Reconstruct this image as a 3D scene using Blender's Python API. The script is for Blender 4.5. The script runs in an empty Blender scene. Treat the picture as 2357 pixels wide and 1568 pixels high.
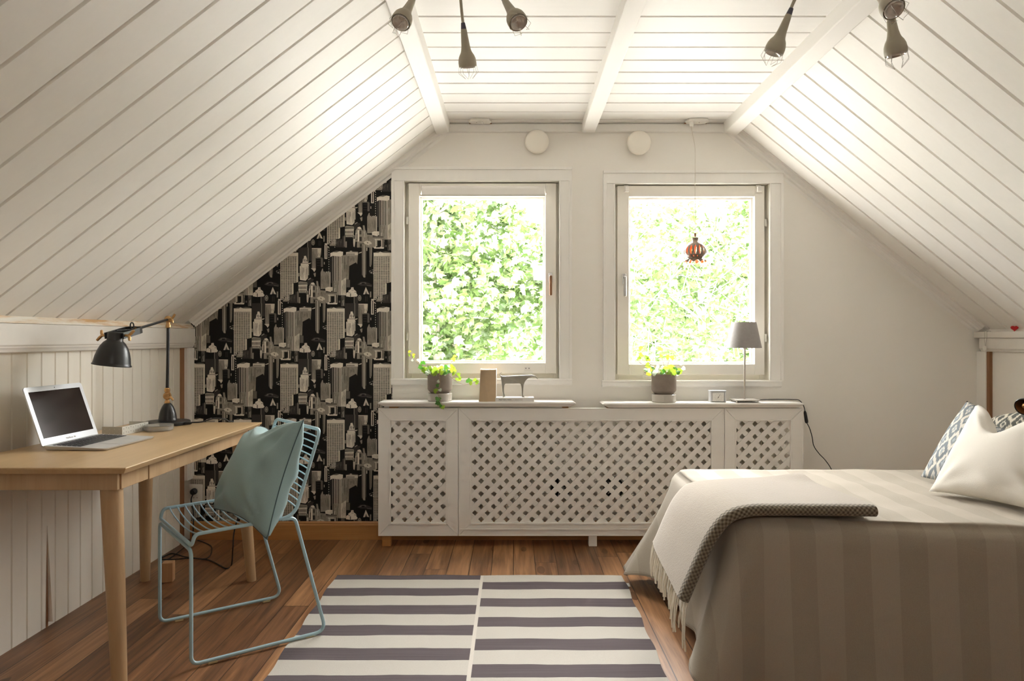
import bpy, bmesh, math, random
from mathutils import Vector, Matrix

S = bpy.context.scene
COL = S.collection
PI = math.pi
F, CX, CY, EYE = 1650.0, 1182.0, 779.0, 1.14


def V(*a):
    return Vector(a)


def at(px, py, y):
    """a point of the photograph at depth y, in metres"""
    return Vector(((px - CX) / F * y, y, EYE - (py - CY) / F * y))


def on_z(px, py, z):
    """a point of the photograph on the level plane z"""
    y = F * (EYE - z) / (py - CY)
    return Vector(((px - CX) / F * y, y, z))


# ------------------------------------------------------------------ materials
class Nodes:
    def __init__(self, name):
        self.m = bpy.data.materials.new(name)
        self.m.use_nodes = True
        self.t = self.m.node_tree
        self.b = self.t.nodes['Principled BSDF']
        self.out = self.t.nodes['Material Output']

    def n(self, typ, **kw):
        nd = self.t.nodes.new(typ)
        for k, v in kw.items():
            setattr(nd, k, v)
        return nd

    def put(self, sock, v):
        if v is None:
            return
        if isinstance(v, bpy.types.NodeSocket):
            self.t.links.new(v, sock)
        elif isinstance(v, (tuple, list)) and len(v) == 3 and sock.type == 'RGBA':
            sock.default_value = (*v, 1)
        else:
            sock.default_value = v

    def math(self, op, a, b=None, c=None):
        nd = self.n('ShaderNodeMath', operation=op)
        self.put(nd.inputs[0], a)
        self.put(nd.inputs[1], b)
        self.put(nd.inputs[2], c)
        return nd.outputs[0]

    def coords(self, kind='Object'):
        return self.n('ShaderNodeTexCoord').outputs[kind]

    def sep(self, v):
        nd = self.n('ShaderNodeSeparateXYZ')
        self.put(nd.inputs[0], v)
        return nd.outputs

    def comb(self, x, y, z):
        nd = self.n('ShaderNodeCombineXYZ')
        for i, v in enumerate((x, y, z)):
            self.put(nd.inputs[i], v)
        return nd.outputs[0]

    def scale(self, v, s):
        nd = self.n('ShaderNodeMapping')
        self.put(nd.inputs[0], v)
        nd.inputs['Scale'].default_value = s
        return nd.outputs[0]

    def noise(self, v, scale=5, detail=3, rough=.55, dist=0):
        nd = self.n('ShaderNodeTexNoise')
        self.put(nd.inputs['Vector'], v)
        nd.inputs['Scale'].default_value = scale
        nd.inputs['Detail'].default_value = detail
        nd.inputs['Roughness'].default_value = rough
        nd.inputs['Distortion'].default_value = dist
        return nd.outputs[0]

    def white(self, v):
        nd = self.n('ShaderNodeTexWhiteNoise', noise_dimensions='1D')
        self.put(nd.inputs['W'], v)
        return nd.outputs[0]

    def mix(self, f, a, b, blend='MIX'):
        nd = self.n('ShaderNodeMix', data_type='RGBA', blend_type=blend)
        self.put(nd.inputs[0], f)
        self.put(nd.inputs[6], a)
        self.put(nd.inputs[7], b)
        return nd.outputs[2]

    def ramp(self, f, stops):
        nd = self.n('ShaderNodeValToRGB')
        self.put(nd.inputs[0], f)
        e = nd.color_ramp.elements
        while len(e) < len(stops):
            e.new(.5)
        for i, (p, c) in enumerate(stops):
            e[i].position = p
            e[i].color = (*c, 1) if len(c) == 3 else c
        return nd.outputs[0]

    def bump(self, h, strength=.3, dist=.002):
        nd = self.n('ShaderNodeBump')
        nd.inputs['Strength'].default_value = strength
        nd.inputs['Distance'].default_value = dist
        self.put(nd.inputs['Height'], h)
        self.put(self.b.inputs['Normal'], nd.outputs[0])

    def set(self, color=None, rough=.5, metal=0., spec=.5, **kw):
        self.put(self.b.inputs['Base Color'], color)
        self.put(self.b.inputs['Roughness'], rough)
        self.put(self.b.inputs['Metallic'], metal)
        self.put(self.b.inputs['Specular IOR Level'], spec)
        for k, v in kw.items():
            self.put(self.b.inputs[k.replace('_', ' ')], v)
        return self.m


def plain(name, col, rough=.5, metal=0., spec=.5, var=.06, scale=8, bump=0., bscale=60, **kw):
    k = Nodes(name)
    c = k.coords()
    dark = tuple(x * (1 - var) for x in col)
    lite = tuple(min(1, x * (1 + var)) for x in col)
    f = k.noise(c, scale, 4)
    k.set(k.mix(f, dark, lite), rough, metal, spec, **kw)
    if bump:
        k.bump(k.noise(c, bscale, 4), bump, .002)
    return k.m


def fabric(name, a, b, scale=420, bump=.35, rough=.9, var_scale=3, sheen=.2):
    k = Nodes(name)
    c = k.coords()
    x, y, z = k.sep(c)
    th = k.noise(k.scale(c, (1, 1, 1)), scale, 2)
    soft = k.noise(c, var_scale, 3)
    f = k.math('MULTIPLY_ADD', soft, .5, k.math('MULTIPLY', th, .5))
    k.set(k.mix(f, a, b), rough, 0, .2, Sheen_Weight=sheen)
    k.bump(th, bump, .0015)
    return k.m


def wood(name, dark, lite, axis=1, rough=.45, freq=14, coat=0., var=1.0):
    k = Nodes(name)
    c = k.coords()
    s = [freq, freq, freq]
    s[axis] = freq * .07
    g = k.noise(k.scale(c, tuple(s)), 1.6, 6, .62, .35)
    s2 = [freq * 9] * 3
    s2[axis] = freq * .35
    fine = k.noise(k.scale(c, tuple(s2)), 1.2, 3, .6)
    f = k.math('ADD', k.math('MULTIPLY', g, .75), k.math('MULTIPLY', fine, .25))
    k.set(k.ramp(f, [(.28, dark), (.72, lite)]), rough, 0, .4, Coat_Weight=coat)
    k.bump(fine, .12, .001)
    return k.m


M = {}


def make_materials():
    # painted boards: cream white with faint brush marks
    def paint(name, col, rough=.5, axis=1, var=.035):
        k = Nodes(name)
        c = k.coords()
        s = [26, 26, 26]
        s[axis] = 1.2
        g = k.noise(k.scale(c, tuple(s)), 1.5, 5, .6)
        k.set(k.mix(g, tuple(x * (1 - var) for x in col), tuple(x * (1 + var * .6) for x in col)), rough, 0, .35)
        k.bump(g, .12, .002)
        return k.m
    M['ceil_x'] = paint('painted ceiling boards', (.875, .865, .835), axis=0)
    M['ceil_l'] = paint('painted slope boards', (.875, .86, .82), axis=0)
    M['groove'] = plain('shadowed groove paint', (.50, .455, .385), .7)
    M['trim'] = paint('white trim paint', (.875, .86, .825))
    M['trimv'] = paint('white upright trim paint', (.875, .86, .825), axis=2)
    M['beadboard'] = paint('cream beadboard paint', (.83, .795, .715), axis=2)
    M['cover'] = paint('white cover paint', (.82, .80, .765), axis=0)
    M['wall'] = plain('cream painted wall', (.85, .825, .775), .8, 0, .25, var=.02, scale=3, bump=.12, bscale=240)
    M['window'] = plain('ivory window paint', (.86, .835, .77), .45, var=.02)
    M['rail'] = plain('worn rail paint', (.74, .71, .66), .6, var=.06, scale=14)
    M['raw'] = Nodes('half stripped pine').m
    k = Nodes('half stripped pine strip')
    c = k.coords()
    g = k.noise(k.scale(c, (20, 2.5, 20)), 1.5, 5, .65)
    M['raw'] = k.set(k.ramp(g, [(.36, (.80, .77, .70)), (.50, (.74, .64, .51)), (.62, (.60, .37, .18))]), .7)
    M['pine'] = wood('orange pine', (.34, .15, .045), (.55, .28, .10), 0, .4, 10, .2)
    M['brownpine'] = wood('brown pine', (.20, .09, .04), (.36, .18, .085), 2, .6, 10)
    M['oak'] = wood('pale oak veneer', (.48, .325, .165), (.63, .45, .255), 1, .32, 9)
    M['oakleg'] = wood('oak leg', (.40, .26, .135), (.53, .365, .21), 2, .42, 12)
    M['block'] = wood('wood block', (.42, .22, .10), (.58, .34, .18), 2, .55, 16)

    # floor
    k = Nodes('varnished pine floor')
    c = k.coords()
    x, y, z = k.sep(c)
    w = .109
    u = k.math('DIVIDE', x, w)
    idx = k.math('FLOOR', u)
    fr = k.math('FRACT', u)
    rnd = k.white(idx)
    yy = k.math('ADD', k.math('DIVIDE', y, 1.9), k.math('MULTIPLY', rnd, 7.3))
    seg = k.math('FLOOR', yy)
    segf = k.math('FRACT', yy)
    rnd2 = k.white(k.math('ADD', k.math('MULTIPLY', idx, 13.7), seg))
    v = k.comb(k.math('ADD', x, k.math('MULTIPLY', rnd2, 31.)), k.math('ADD', y, k.math('MULTIPLY', rnd2, 9.)), 0.)
    g = k.noise(k.scale(v, (20, 1.1, 1)), 1.7, 6, .62, .5)
    fine = k.noise(k.scale(v, (150, 3.5, 1)), 1.2, 3, .6)
    tone = k.math('ADD', k.math('MULTIPLY', g, .62), k.math('MULTIPLY', fine, .2))
    tone = k.math('ADD', tone, k.math('MULTIPLY', rnd2, .20))
    colr = k.ramp(tone, [(.33, (.085, .036, .016)), (.5, (.225, .105, .045)), (.68, (.44, .23, .105))])
    vo = k.n('ShaderNodeTexVoronoi')
    k.put(vo.inputs['Vector'], k.scale(v, (7.5, 2.6, 1)))
    vo.inputs['Scale'].default_value = 1.0
    knot = k.math('LESS_THAN', vo.outputs['Distance'], .15)
    kn = k.math('MULTIPLY', knot, k.math('GREATER_THAN', k.noise(k.scale(v, (1.3, .9, 1)), 2.2, 1), .44))
    colr = k.mix(k.math('MULTIPLY', kn, .72), colr, (.085, .036, .016))
    gap = k.math('LESS_THAN', k.math('ABSOLUTE', k.math('SUBTRACT', fr, .5)), .484)
    gap = k.math('MULTIPLY', gap, k.math('GREATER_THAN', segf, .0016))
    colr = k.mix(gap, (.05, .022, .01), colr)
    k.set(colr, k.math('MULTIPLY_ADD', fine, .18, .28), 0, .45)
    k.bump(k.math('ADD', k.math('MULTIPLY', gap, 1.), k.math('MULTIPLY', fine, .12)), .35, .0015)
    M['floor'] = k.m

    M['glass'] = glass('window glass', .05)
    M['clear'] = glass('clear plastic', .10)
    M['clearbox'] = glass('clear box plastic', .2, .22)
    M['alu'] = plain('brushed aluminium', (.60, .605, .61), .34, .3, var=.02, scale=30)
    M['alulid'] = plain('silver lid edge', (.56, .575, .59), .35, .25, var=.02)
    M['screen'] = plain('dark laptop screen', (.028, .018, .014), .12, 0, .5, var=.25, scale=6)
    M['key'] = plain('black key', (.022, .022, .024), .45)
    M['trackpad'] = plain('trackpad', (.66, .67, .68), .3, .7)
    M['black'] = plain('black satin lacquer', (.014, .014, .014), .34, 0, .5, var=.2)
    M['cable'] = plain('black rubber cable', (.016, .016, .016), .55)
    M['brass'] = plain('aged brass', (.56, .34, .15), .34, .9, var=.15, scale=30)
    M['steel'] = plain('brushed steel', (.60, .59, .57), .35, .9, var=.05)
    M['perf'] = plain('pale grey metal', (.60, .59, .53), .45, .35, var=.03)
    M['chair'] = plain('light blue lacquer', (.39, .57, .645), .35, 0, .5, var=.03)
    M['glide'] = plain('yellowed clear plastic glide', (.55, .46, .26), .3)
    M['teal'] = fabric('dusty teal fabric', (.235, .345, .355), (.325, .45, .455), 500, .25)
    M['tealseam'] = fabric('teal seam', (.06, .10, .11), (.09, .14, .15), 500, .1)
    M['linenwhite'] = fabric('off white linen', (.66, .62, .55), (.80, .765, .70), 380, .4)
    M['ceramicgrey'] = plain('raw brown grey clay', (.27, .225, .19), .8, 0, .25, var=.3, scale=16, bump=.25, bscale=160)
    M['glazed'] = plain('grey glaze', (.50, .47, .42), .14, 0, .5, var=.10, scale=14)
    M['soil'] = plain('dark soil', (.03, .022, .016), .95, bump=.8, bscale=90)
    M['pewter'] = plain('dark pewter', (.34, .325, .28), .45, .45, var=.2, scale=40, bump=.2)
    M['paper'] = plain('tan page edges', (.62, .47, .30), .9, var=.10, scale=40)
    M['paperwhite'] = plain('white paper', (.82, .80, .76), .8, var=.02)
    M['ink'] = plain('dark ink', (.05, .045, .04), .8)
    M['inkgrey'] = plain('grey ink', (.36, .33, .30), .8)
    M['lampshade'] = fabric('grey velvet shade', (.27, .255, .25), (.40, .385, .38), 60, .15, .95, 14, .5)
    M['nickel'] = plain('satin nickel', (.62, .58, .53), .35, .8, var=.04)
    M['ceramic'] = plain('glossy brown ceramic', (.23, .18, .135), .16, 0, .7, var=.35, scale=26)
    M['orange'] = plain('orange glaze', (.90, .27, .09), .3, 0, .5, var=.10)
    M['opal'] = plain('cream opal glass', (.86, .82, .735), .4, 0, .4, var=.01)
    M['whiteplastic'] = plain('white plastic', (.80, .78, .73), .4, var=.02)
    M['hole'] = plain('dark hole', (.02, .017, .014), .8)
    M['spotgrey'] = plain('olive grey plastic', (.42, .39, .30), .5, 0, .4, var=.06, scale=30)
    M['collar'] = plain('slate collar', (.085, .085, .115), .5)
    M['bulb'] = plain('pale bulb', (.66, .62, .56), .12, .25, .6, var=.2, scale=60)
    M['radiator'] = plain('cream radiator enamel', (.74, .70, .60), .4, var=.02)
    M['wire'] = plain('thin steel wire', (.42, .40, .36), .4, .7)
    M['red'] = plain('red lacquer', (.55, .008, .012), .4)
    M['cream_cord'] = plain('cream cord', (.70, .66, .58), .7)
    M['mattress'] = plain('dark bed base', (.10, .085, .07), .9)
    M['leafdark'] = leaf('dark ivy leaf', (.05, .17, .022), (.10, .30, .035))
    M['leaflime'] = leaf('lime ivy leaf', (.24, .42, .03), (.38, .54, .05))
    M['leafpale'] = leaf('variegated ivy leaf', (.50, .58, .45), (.70, .74, .62))
    M['leafyellow'] = leaf('yellow ivy leaf', (.55, .50, .03), (.66, .60, .07))
    M['vine'] = plain('vine stem', (.38, .25, .15), .7)

    # bedspread: linen with woven satin stripes across the bed
    k = Nodes('striped linen bedspread')
    c = k.coords()
    x, y, z = k.sep(c)
    th = k.noise(c, 420, 2)
    warp = k.noise(k.scale(c, (260, 22, 22)), 1.0, 3)
    st = k.math('FRACT', k.math('DIVIDE', x, .165))
    st = k.math('LESS_THAN', st, .5)
    base = k.mix(th, (.32, .278, .218), (.43, .383, .312))
    base = k.mix(k.math('MULTIPLY', st, .13), base, (.70, .65, .56))
    slub = k.math('GREATER_THAN', k.noise(k.scale(c, (5, 46, 8)), 1.3, 2), .70)
    base = k.mix(k.math('MULTIPLY', slub, .16), base, (.34, .31, .26))
    k.set(base, k.math('MULTIPLY_ADD', st, -.15, .85), 0, .25, Sheen_Weight=.15)
    k.bump(k.math('ADD', th, warp), .3, .0012)
    M['bedspread'] = k.m

    # throw
    k = Nodes('beige wool throw')
    c = k.coords()
    x, y, z = k.sep(c)
    f = k.noise(c, 170, 3)
    s = k.noise(c, 9, 3)
    k.set(k.mix(k.math('MULTIPLY_ADD', s, .4, k.math('MULTIPLY', f, .6)), (.25, .205, .152), (.36, .308, .24)), .95, 0, .15, Sheen_Weight=.4)
    k.bump(f, .6, .003)
    M['throw'] = k.m
    k = Nodes('shade darkened basket weave')
    uv = k.coords('UV')
    x, y, z = k.sep(uv)
    wob = k.math('MULTIPLY_ADD', k.noise(uv, 60, 2), 1.6, -.8)
    p = k.math('SINE', k.math('ADD', k.math('MULTIPLY', x, 2 * PI / .0150), wob))
    q = k.math('SINE', k.math('ADD', k.math('MULTIPLY', y, 2 * PI / .0160), wob))
    d = k.math('MULTIPLY_ADD', k.math('MULTIPLY', p, q), .5, .5)
    fz = k.noise(uv, 900, 2)
    f = k.math('ADD', k.math('MULTIPLY', d, .75), k.math('MULTIPLY', fz, .3))
    k.set(k.ramp(f, [(.25, (.10, .082, .056)), (.85, (.31, .268, .195))]), .95, 0, .15, Sheen_Weight=.3)  # weave tones, with the fold's shade painted in as darker colour
    k.bump(f, .8, .004)
    M['throwedge_shaded'] = k.m
    M['fringe'] = plain('cream wool fringe', (.74, .68, .57), .95, var=.08, scale=60)

    # rug: two halves of offset stripes, thin woven lines in the dark ones
    k = Nodes('striped cotton rug')
    c = k.coords()
    x, y, z = k.sep(c)
    right = k.math('GREATER_THAN', x, .010)
    wob = k.math('MULTIPLY_ADD', k.noise(k.scale(c, (3.2, 5, 1)), 1.6, 2), .016, -.008)
    yy = k.math('ADD', k.math('ADD', y, 2.5), wob)
    yy = k.math('SUBTRACT', yy, k.math('MULTIPLY', right, .081))
    ph = k.math('FRACT', k.math('DIVIDE', k.math('SUBTRACT', 3.26 + .2108 * 40, yy), .2108))
    dark = k.math('LESS_THAN', ph, .462)
    ln = k.noise(k.scale(c, (2.0, 230, 1)), 1.4, 2, .5)
    th = k.noise(k.scale(c, (1.2, .6, 1)), 430, 2)
    dk = k.mix(ln, (.06, .048, .053), (.165, .14, .146))
    lt = k.mix(th, (.43, .405, .36), (.55, .525, .475))
    colr = k.mix(dark, lt, dk)
    seam = k.math('LESS_THAN', k.math('ABSOLUTE', k.math('SUBTRACT', x, .010)), .007)
    colr = k.mix(seam, colr, k.mix(th, (.50, .46, .41), (.66, .62, .56)))
    k.set(colr, .95, 0, .1)
    k.bump(k.math('ADD', th, k.math('MULTIPLY', ln, .6)), .5, .002)
    M['rug'] = k.m

    # ikat cushion fabrics: diamonds with feathered edges
    def ikat(name, ca, cb, cc, sx, sy):
        k = Nodes(name)
        uv = k.coords('UV')
        x, y, z = k.sep(uv)
        feather = k.math('MULTIPLY_ADD', k.noise(k.scale(uv, (70, 5, 1)), 1.4, 3), .5, -.25)
        a = k.math('MULTIPLY', x, sx)
        b = k.math('ADD', k.math('MULTIPLY', y, sy), feather)
        p = k.math('PINGPONG', a, .5)
        q = k.math('PINGPONG', b, .5)
        d = k.math('ADD', p, q)
        m1 = k.math('GREATER_THAN', k.math('FRACT', k.math('MULTIPLY', d, 2.0)), .46)
        m2 = k.math('GREATER_THAN', k.math('ABSOLUTE', k.math('SUBTRACT', d, .5)), .36)
        th = k.noise(uv, 520, 2)
        base = k.mix(m1, ca, cb)
        base = k.mix(m2, base, cc)
        base = k.mix(k.math('MULTIPLY', th, .3), base, ca)
        k.set(base, .92, 0, .15)
        k.bump(th, .25, .001)
        return k.m
    M['ikatblue'] = ikat('blue ikat cotton', (.62, .59, .53), (.13, .165, .20), (.30, .34, .38), 7.0, 3.4)
    M['ikatdark'] = ikat('dark ikat cotton', (.56, .52, .43), (.022, .034, .036), (.03, .045, .048), 4.2, 3.0)

    # printed wallpaper
    k = Nodes('printed skyline wallpaper')
    at_ = k.n('ShaderNodeAttribute', attribute_name='print')
    c = k.coords()
    grit = k.noise(k.scale(c, (330, 330, 60)), 1.0, 3)
    colr = k.mix(k.math('MULTIPLY_ADD', grit, .9, -.2), at_.outputs[0], (.02, .018, .016), 'MIX')
    colr = k.mix(.4, at_.outputs[0], colr)
    k.set(colr, .75, 0, .2)
    M['wallpaper'] = k.m

    # trees outside
    M['tree_a'] = leaf('bright maple leaf', (.050, .098, .020), (.112, .158, .052), attr=True)
    M['bark'] = plain('grey bark', (.30, .27, .22), .9, var=.3, scale=20)
    M['twig'] = plain('pale twig', (.62, .60, .54), .9)
    M['bounce_ground'] = plain('pale bounce ground', (.45, .44, .42), .95, var=.15, scale=3)  # unseen ground, made pale to bounce daylight onto the ceiling


def glass(name, refl, haze=0.):
    k = Nodes(name)
    tr = k.n('ShaderNodeBsdfTransparent')
    gl = k.n('ShaderNodeBsdfGlossy')
    gl.inputs['Roughness'].default_value = .02
    lw = k.n('ShaderNodeLayerWeight')
    lw.inputs[0].default_value = .25
    mx = k.n('ShaderNodeMixShader')
    k.put(mx.inputs[0], k.math('MULTIPLY_ADD', lw.outputs['Fresnel'], .5, refl * .3))
    k.t.links.new(tr.outputs[0], mx.inputs[1])
    k.t.links.new(gl.outputs[0], mx.inputs[2])
    if haze:
        di = k.n('ShaderNodeBsdfDiffuse')
        di.inputs[0].default_value = (.62, .60, .56, 1)
        m2 = k.n('ShaderNodeMixShader')
        m2.inputs[0].default_value = haze
        k.t.links.new(mx.outputs[0], m2.inputs[1])
        k.t.links.new(di.outputs[0], m2.inputs[2])
        mx = m2
    k.t.links.new(mx.outputs[0], k.out.inputs[0])
    return k.m


def leaf(name, a, b, attr=False):
    k = Nodes(name)
    if attr:
        f = k.n('ShaderNodeAttribute', attribute_name='leaf').outputs[0]
    else:
        f = k.noise(k.coords(), 30, 2)
    colr = k.mix(f, a, b)
    di = k.n('ShaderNodeBsdfDiffuse')
    tl = k.n('ShaderNodeBsdfTranslucent')
    k.put(di.inputs[0], colr)
    k.put(tl.inputs[0], colr)
    gl = k.n('ShaderNodeBsdfGlossy')
    gl.inputs['Roughness'].default_value = .3
    mx = k.n('ShaderNodeMixShader')
    mx.inputs[0].default_value = .5
    k.t.links.new(di.outputs[0], mx.inputs[1])
    k.t.links.new(tl.outputs[0], mx.inputs[2])
    m2 = k.n('ShaderNodeMixShader')
    m2.inputs[0].default_value = .05
    k.t.links.new(mx.outputs[0], m2.inputs[1])
    k.t.links.new(gl.outputs[0], m2.inputs[2])
    k.t.links.new(m2.outputs[0], k.out.inputs[0])
    return k.m


# ------------------------------------------------------------------ mesh builder
class MB:
    def __init__(self):
        self.v, self.f, self.mi, self.fc, self.uv = [], [], [], [], {}

    def add(self, verts, faces, mi=0, color=None):
        o = len(self.v)
        self.v += [Vector(p) for p in verts]
        for f in faces:
            self.f.append([i + o for i in f])
            self.mi.append(mi)
            self.fc.append(color)
        return o

    def box(self, x0, x1, y0, y1, z0, z1, mi=0):
        vs = [(x, y, z) for x in (x0, x1) for y in (y0, y1) for z in (z0, z1)]
        self.add(vs, [(0, 1, 3, 2), (4, 6, 7, 5), (0, 4, 5, 1), (2, 3, 7, 6), (0, 2, 6, 4), (1, 5, 7, 3)], mi)
        return self

    def obox(self, c, ax, ay, az, mi=0):
        """box at c with half-axis vectors"""
        c = Vector(c)
        vs = [c + ax * i + ay * j + az * k for i in (-1, 1) for j in (-1, 1) for k in (-1, 1)]
        self.add(vs, [(0, 1, 3, 2), (4, 6, 7, 5), (0, 4, 5, 1), (2, 3, 7, 6), (0, 2, 6, 4), (1, 5, 7, 3)], mi)
        return self

    def prism(self, pts, off, mi=0):
        """polygon pts (3D) swept by the vector off"""
        n = len(pts)
        pts = [Vector(p) for p in pts]
        off = Vector(off)
        vs = pts + [p + off for p in pts]
        fs = [tuple(range(n))[::-1], tuple(range(n, 2 * n))]
        fs += [(i, (i + 1) % n, n + (i + 1) % n, n + i) for i in range(n)]
        self.add(vs, fs, mi)
        return self

    def tube(self, path, r, seg=10, mi=0, closed=False, caps=True):
        path = [Vector(p) for p in path]
        n = len(path)
        rs = r if isinstance(r, (list, tuple)) else [r] * n
        tang = []
        for i in range(n):
            a = path[(i - 1) % n] if closed or i else path[0]
            b = path[(i + 1) % n] if closed or i < n - 1 else path[-1]
            t = b - a
            tang.append(t.normalized() if t.length > 1e-9 else Vector((0, 0, 1)))
        up = Vector((0, 0, 1)) if abs(tang[0].z) < .9 else Vector((1, 0, 0))
        nrm = (up - tang[0] * up.dot(tang[0])).normalized()
        vs = []
        for i in range(n):
            nrm = nrm - tang[i] * nrm.dot(tang[i])
            nrm = nrm.normalized() if nrm.length > 1e-6 else tang[i].orthogonal().normalized()
            bi = tang[i].cross(nrm)
            for k in range(seg):
                a = 2 * PI * k / seg
                vs.append(path[i] + (nrm * math.cos(a) + bi * math.sin(a)) * rs[i])
        fs = []
        for i in range(n if closed else n - 1):
            j = (i + 1) % n
            for k in range(seg):
                k2 = (k + 1) % seg
                fs.append((i * seg + k, i * seg + k2, j * seg + k2, j * seg + k))
        if caps and not closed:
            fs.append(tuple(range(seg))[::-1])
            fs.append(tuple((n - 1) * seg + k for k in range(seg)))
        self.add(vs, fs, mi)
        return self

    def lathe(self, prof, org=(0, 0, 0), axis=(0, 0, 1), seg=40, mi=0, cap0=False, cap1=False, wob=None):
        """prof: (radius, height) pairs swept about axis"""
        org = Vector(org)
        az = Vector(axis).normalized()
        ax = az.orthogonal().normalized()
        if abs(az.z) > .999:
            ax = Vector((1, 0, 0))
        ay = az.cross(ax)
        vs = []
        for i, (r, h) in enumerate(prof):
            for k in range(seg):
                a = 2 * PI * k / seg
                rr, hh = (r, h) if wob is None else wob(r, h, a, i)
                vs.append(org + az * hh + (ax * math.cos(a) + ay * math.sin(a)) * rr)
        fs = []
        for i in range(len(prof) - 1):
            for k in range(seg):
                k2 = (k + 1) % seg
                fs.append((i * seg + k, i * seg + k2, (i + 1) * seg + k2, (i + 1) * seg + k))
        if cap0:
            fs.append(tuple(range(seg))[::-1])
        if cap1:
            fs.append(tuple((len(prof) - 1) * seg + k for k in range(seg)))
        self.add(vs, fs, mi)
        return self

    def grid(self, fn, nu, nv, mi=0, uv=None):
        vs = [fn(i / nu, j / nv) for i in range(nu + 1) for j in range(nv + 1)]
        fs = []
        o = len(self.v)
        for i in range(nu):
            for j in range(nv):
                a = i * (nv + 1) + j
                fs.append((a, a + nv + 1, a + nv + 2, a + 1))
        self.add(vs, fs, mi)
        if uv:
            for i in range(nu + 1):
                for j in range(nv + 1):
                    self.uv[o + i * (nv + 1) + j] = uv(i / nu, j / nv)
        return self

    def build(self, name, mats, parent=None, smooth=None, bevel=0., bseg=2, subsurf=0, attr=None, fix=True, weld=False):
        me = bpy.data.meshes.new(name)
        root = parent
        while root is not None and root.parent is not None:
            root = root.parent
        off = root.location if root is not None else Vector((0, 0, 0))
        me.from_pydata([tuple(p - off) for p in self.v], [], self.f)
        if not isinstance(mats, (list, tuple)):
            mats = [mats]
        for m in mats:
            me.materials.append(m)
        if len(mats) > 1:
            me.polygons.foreach_set('material_index', self.mi)
        if attr:
            ca = me.color_attributes.new(attr, 'FLOAT_COLOR', 'CORNER')
            buf = []
            for p in me.polygons:
                c = self.fc[p.index] or (1, 1, 1)
                buf += [*c, 1.0] * p.loop_total
            ca.data.foreach_set('color', buf)
        if self.uv:
            ul = me.uv_layers.new(name='UVMap')
            for lp in me.loops:
                ul.data[lp.index].uv = self.uv.get(lp.vertex_index, (0, 0))
        if fix and not attr:
            bm = bmesh.new()
            bm.from_mesh(me)
            if weld:
                bmesh.ops.remove_doubles(bm, verts=bm.verts, dist=.0004)
            bmesh.ops.recalc_face_normals(bm, faces=bm.faces)
            bm.to_mesh(me)
            bm.free()
        if smooth is not None:
            me.polygons.foreach_set('use_smooth', [True] * len(me.polygons))
            if smooth < 179:
                me.set_sharp_from_angle(angle=math.radians(smooth))
        me.update()
        o = bpy.data.objects.new(name, me)
        COL.objects.link(o)
        o.parent = parent
        if bevel:
            b = o.modifiers.new('bevel', 'BEVEL')
            b.width = bevel
            b.segments = bseg
            b.limit_method = 'ANGLE'
            b.angle_limit = math.radians(40)
        if subsurf:
            s = o.modifiers.new('smooth', 'SUBSURF')
            s.levels = s.render_levels = subsurf
        return o


def tag(o, label=None, cat=None, group=None, kind=None):
    if label:
        o['label'] = label
    if cat:
        o['category'] = cat
    if group:
        o['group'] = group
    if kind:
        o['kind'] = kind
    return o


def thing(name, loc, label, cat, group=None):
    o = bpy.data.objects.new(name, None)
    COL.objects.link(o)
    o.location = Vector(loc)
    o.empty_display_size = .1
    return tag(o, label, cat, group)


def struct(o, label=None):
    return tag(o, label, kind='structure')


def text(name, body, loc, ex, ez, size, mat, parent, align='LEFT', extrude=.0002):
    """flat lettering; ex runs along the line, ez up the letters"""
    cu = bpy.data.curves.new(name, 'FONT')
    cu.body = body
    cu.size = size
    cu.align_x = align
    cu.extrude = extrude
    cu.materials.append(mat)
    tmp = bpy.data.objects.new(name, cu)
    COL.objects.link(tmp)
    bpy.context.view_layer.update()
    me = bpy.data.meshes.new_from_object(tmp.evaluated_get(bpy.context.evaluated_depsgraph_get()))
    bpy.data.objects.remove(tmp)
    me.name = name
    o = bpy.data.objects.new(name, me)
    COL.objects.link(o)
    ex, ez = Vector(ex).normalized(), Vector(ez).normalized()
    n = ex.cross(ez)
    root = parent
    while root.parent is not None:
        root = root.parent
    m = Matrix((ex, ez, n)).transposed().to_4x4()
    m.translation = Vector(loc) - root.location
    o.matrix_basis = m
    o.parent = parent
    return o


def smooth_path(pts, n=8, closed=False):
    """Catmull-Rom through pts"""
    pts = [Vector(p) for p in pts]
    out = []
    m = len(pts)
    rng = range(m) if closed else range(m - 1)
    for i in rng:
        p0 = pts[(i - 1) % m] if closed or i > 0 else pts[0]
        p1 = pts[i]
        p2 = pts[(i + 1) % m]
        p3 = pts[(i + 2) % m] if closed or i + 2 < m else pts[-1]
        for k in range(n):
            t = k / n
            out.append(.5 * ((2 * p1) + (p2 - p0) * t + (2 * p0 - 5 * p1 + 4 * p2 - p3) * t * t + (3 * p1 - p0 - 3 * p2 + p3) * t ** 3))
    if not closed:
        out.append(pts[-1])
    return out


def round_path(pts, r, n=6):
    """polyline with rounded corners"""
    pts = [Vector(p) for p in pts]
    rr = r if isinstance(r, (list, tuple)) else [r] * len(pts)
    out = [pts[0]]
    for i in range(1, len(pts) - 1):
        a, b, c = pts[i - 1], pts[i], pts[i + 1]
        d = min(rr[i], (a - b).length * .45, (c - b).length * .45)
        p, q = b + (a - b).normalized() * d, b + (c - b).normalized() * d
        for k in range(n + 1):
            t = k / n
            out.append(p * (1 - t) ** 2 + b * 2 * t * (1 - t) + q * t * t)
    out.append(pts[-1])
    return out


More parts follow.
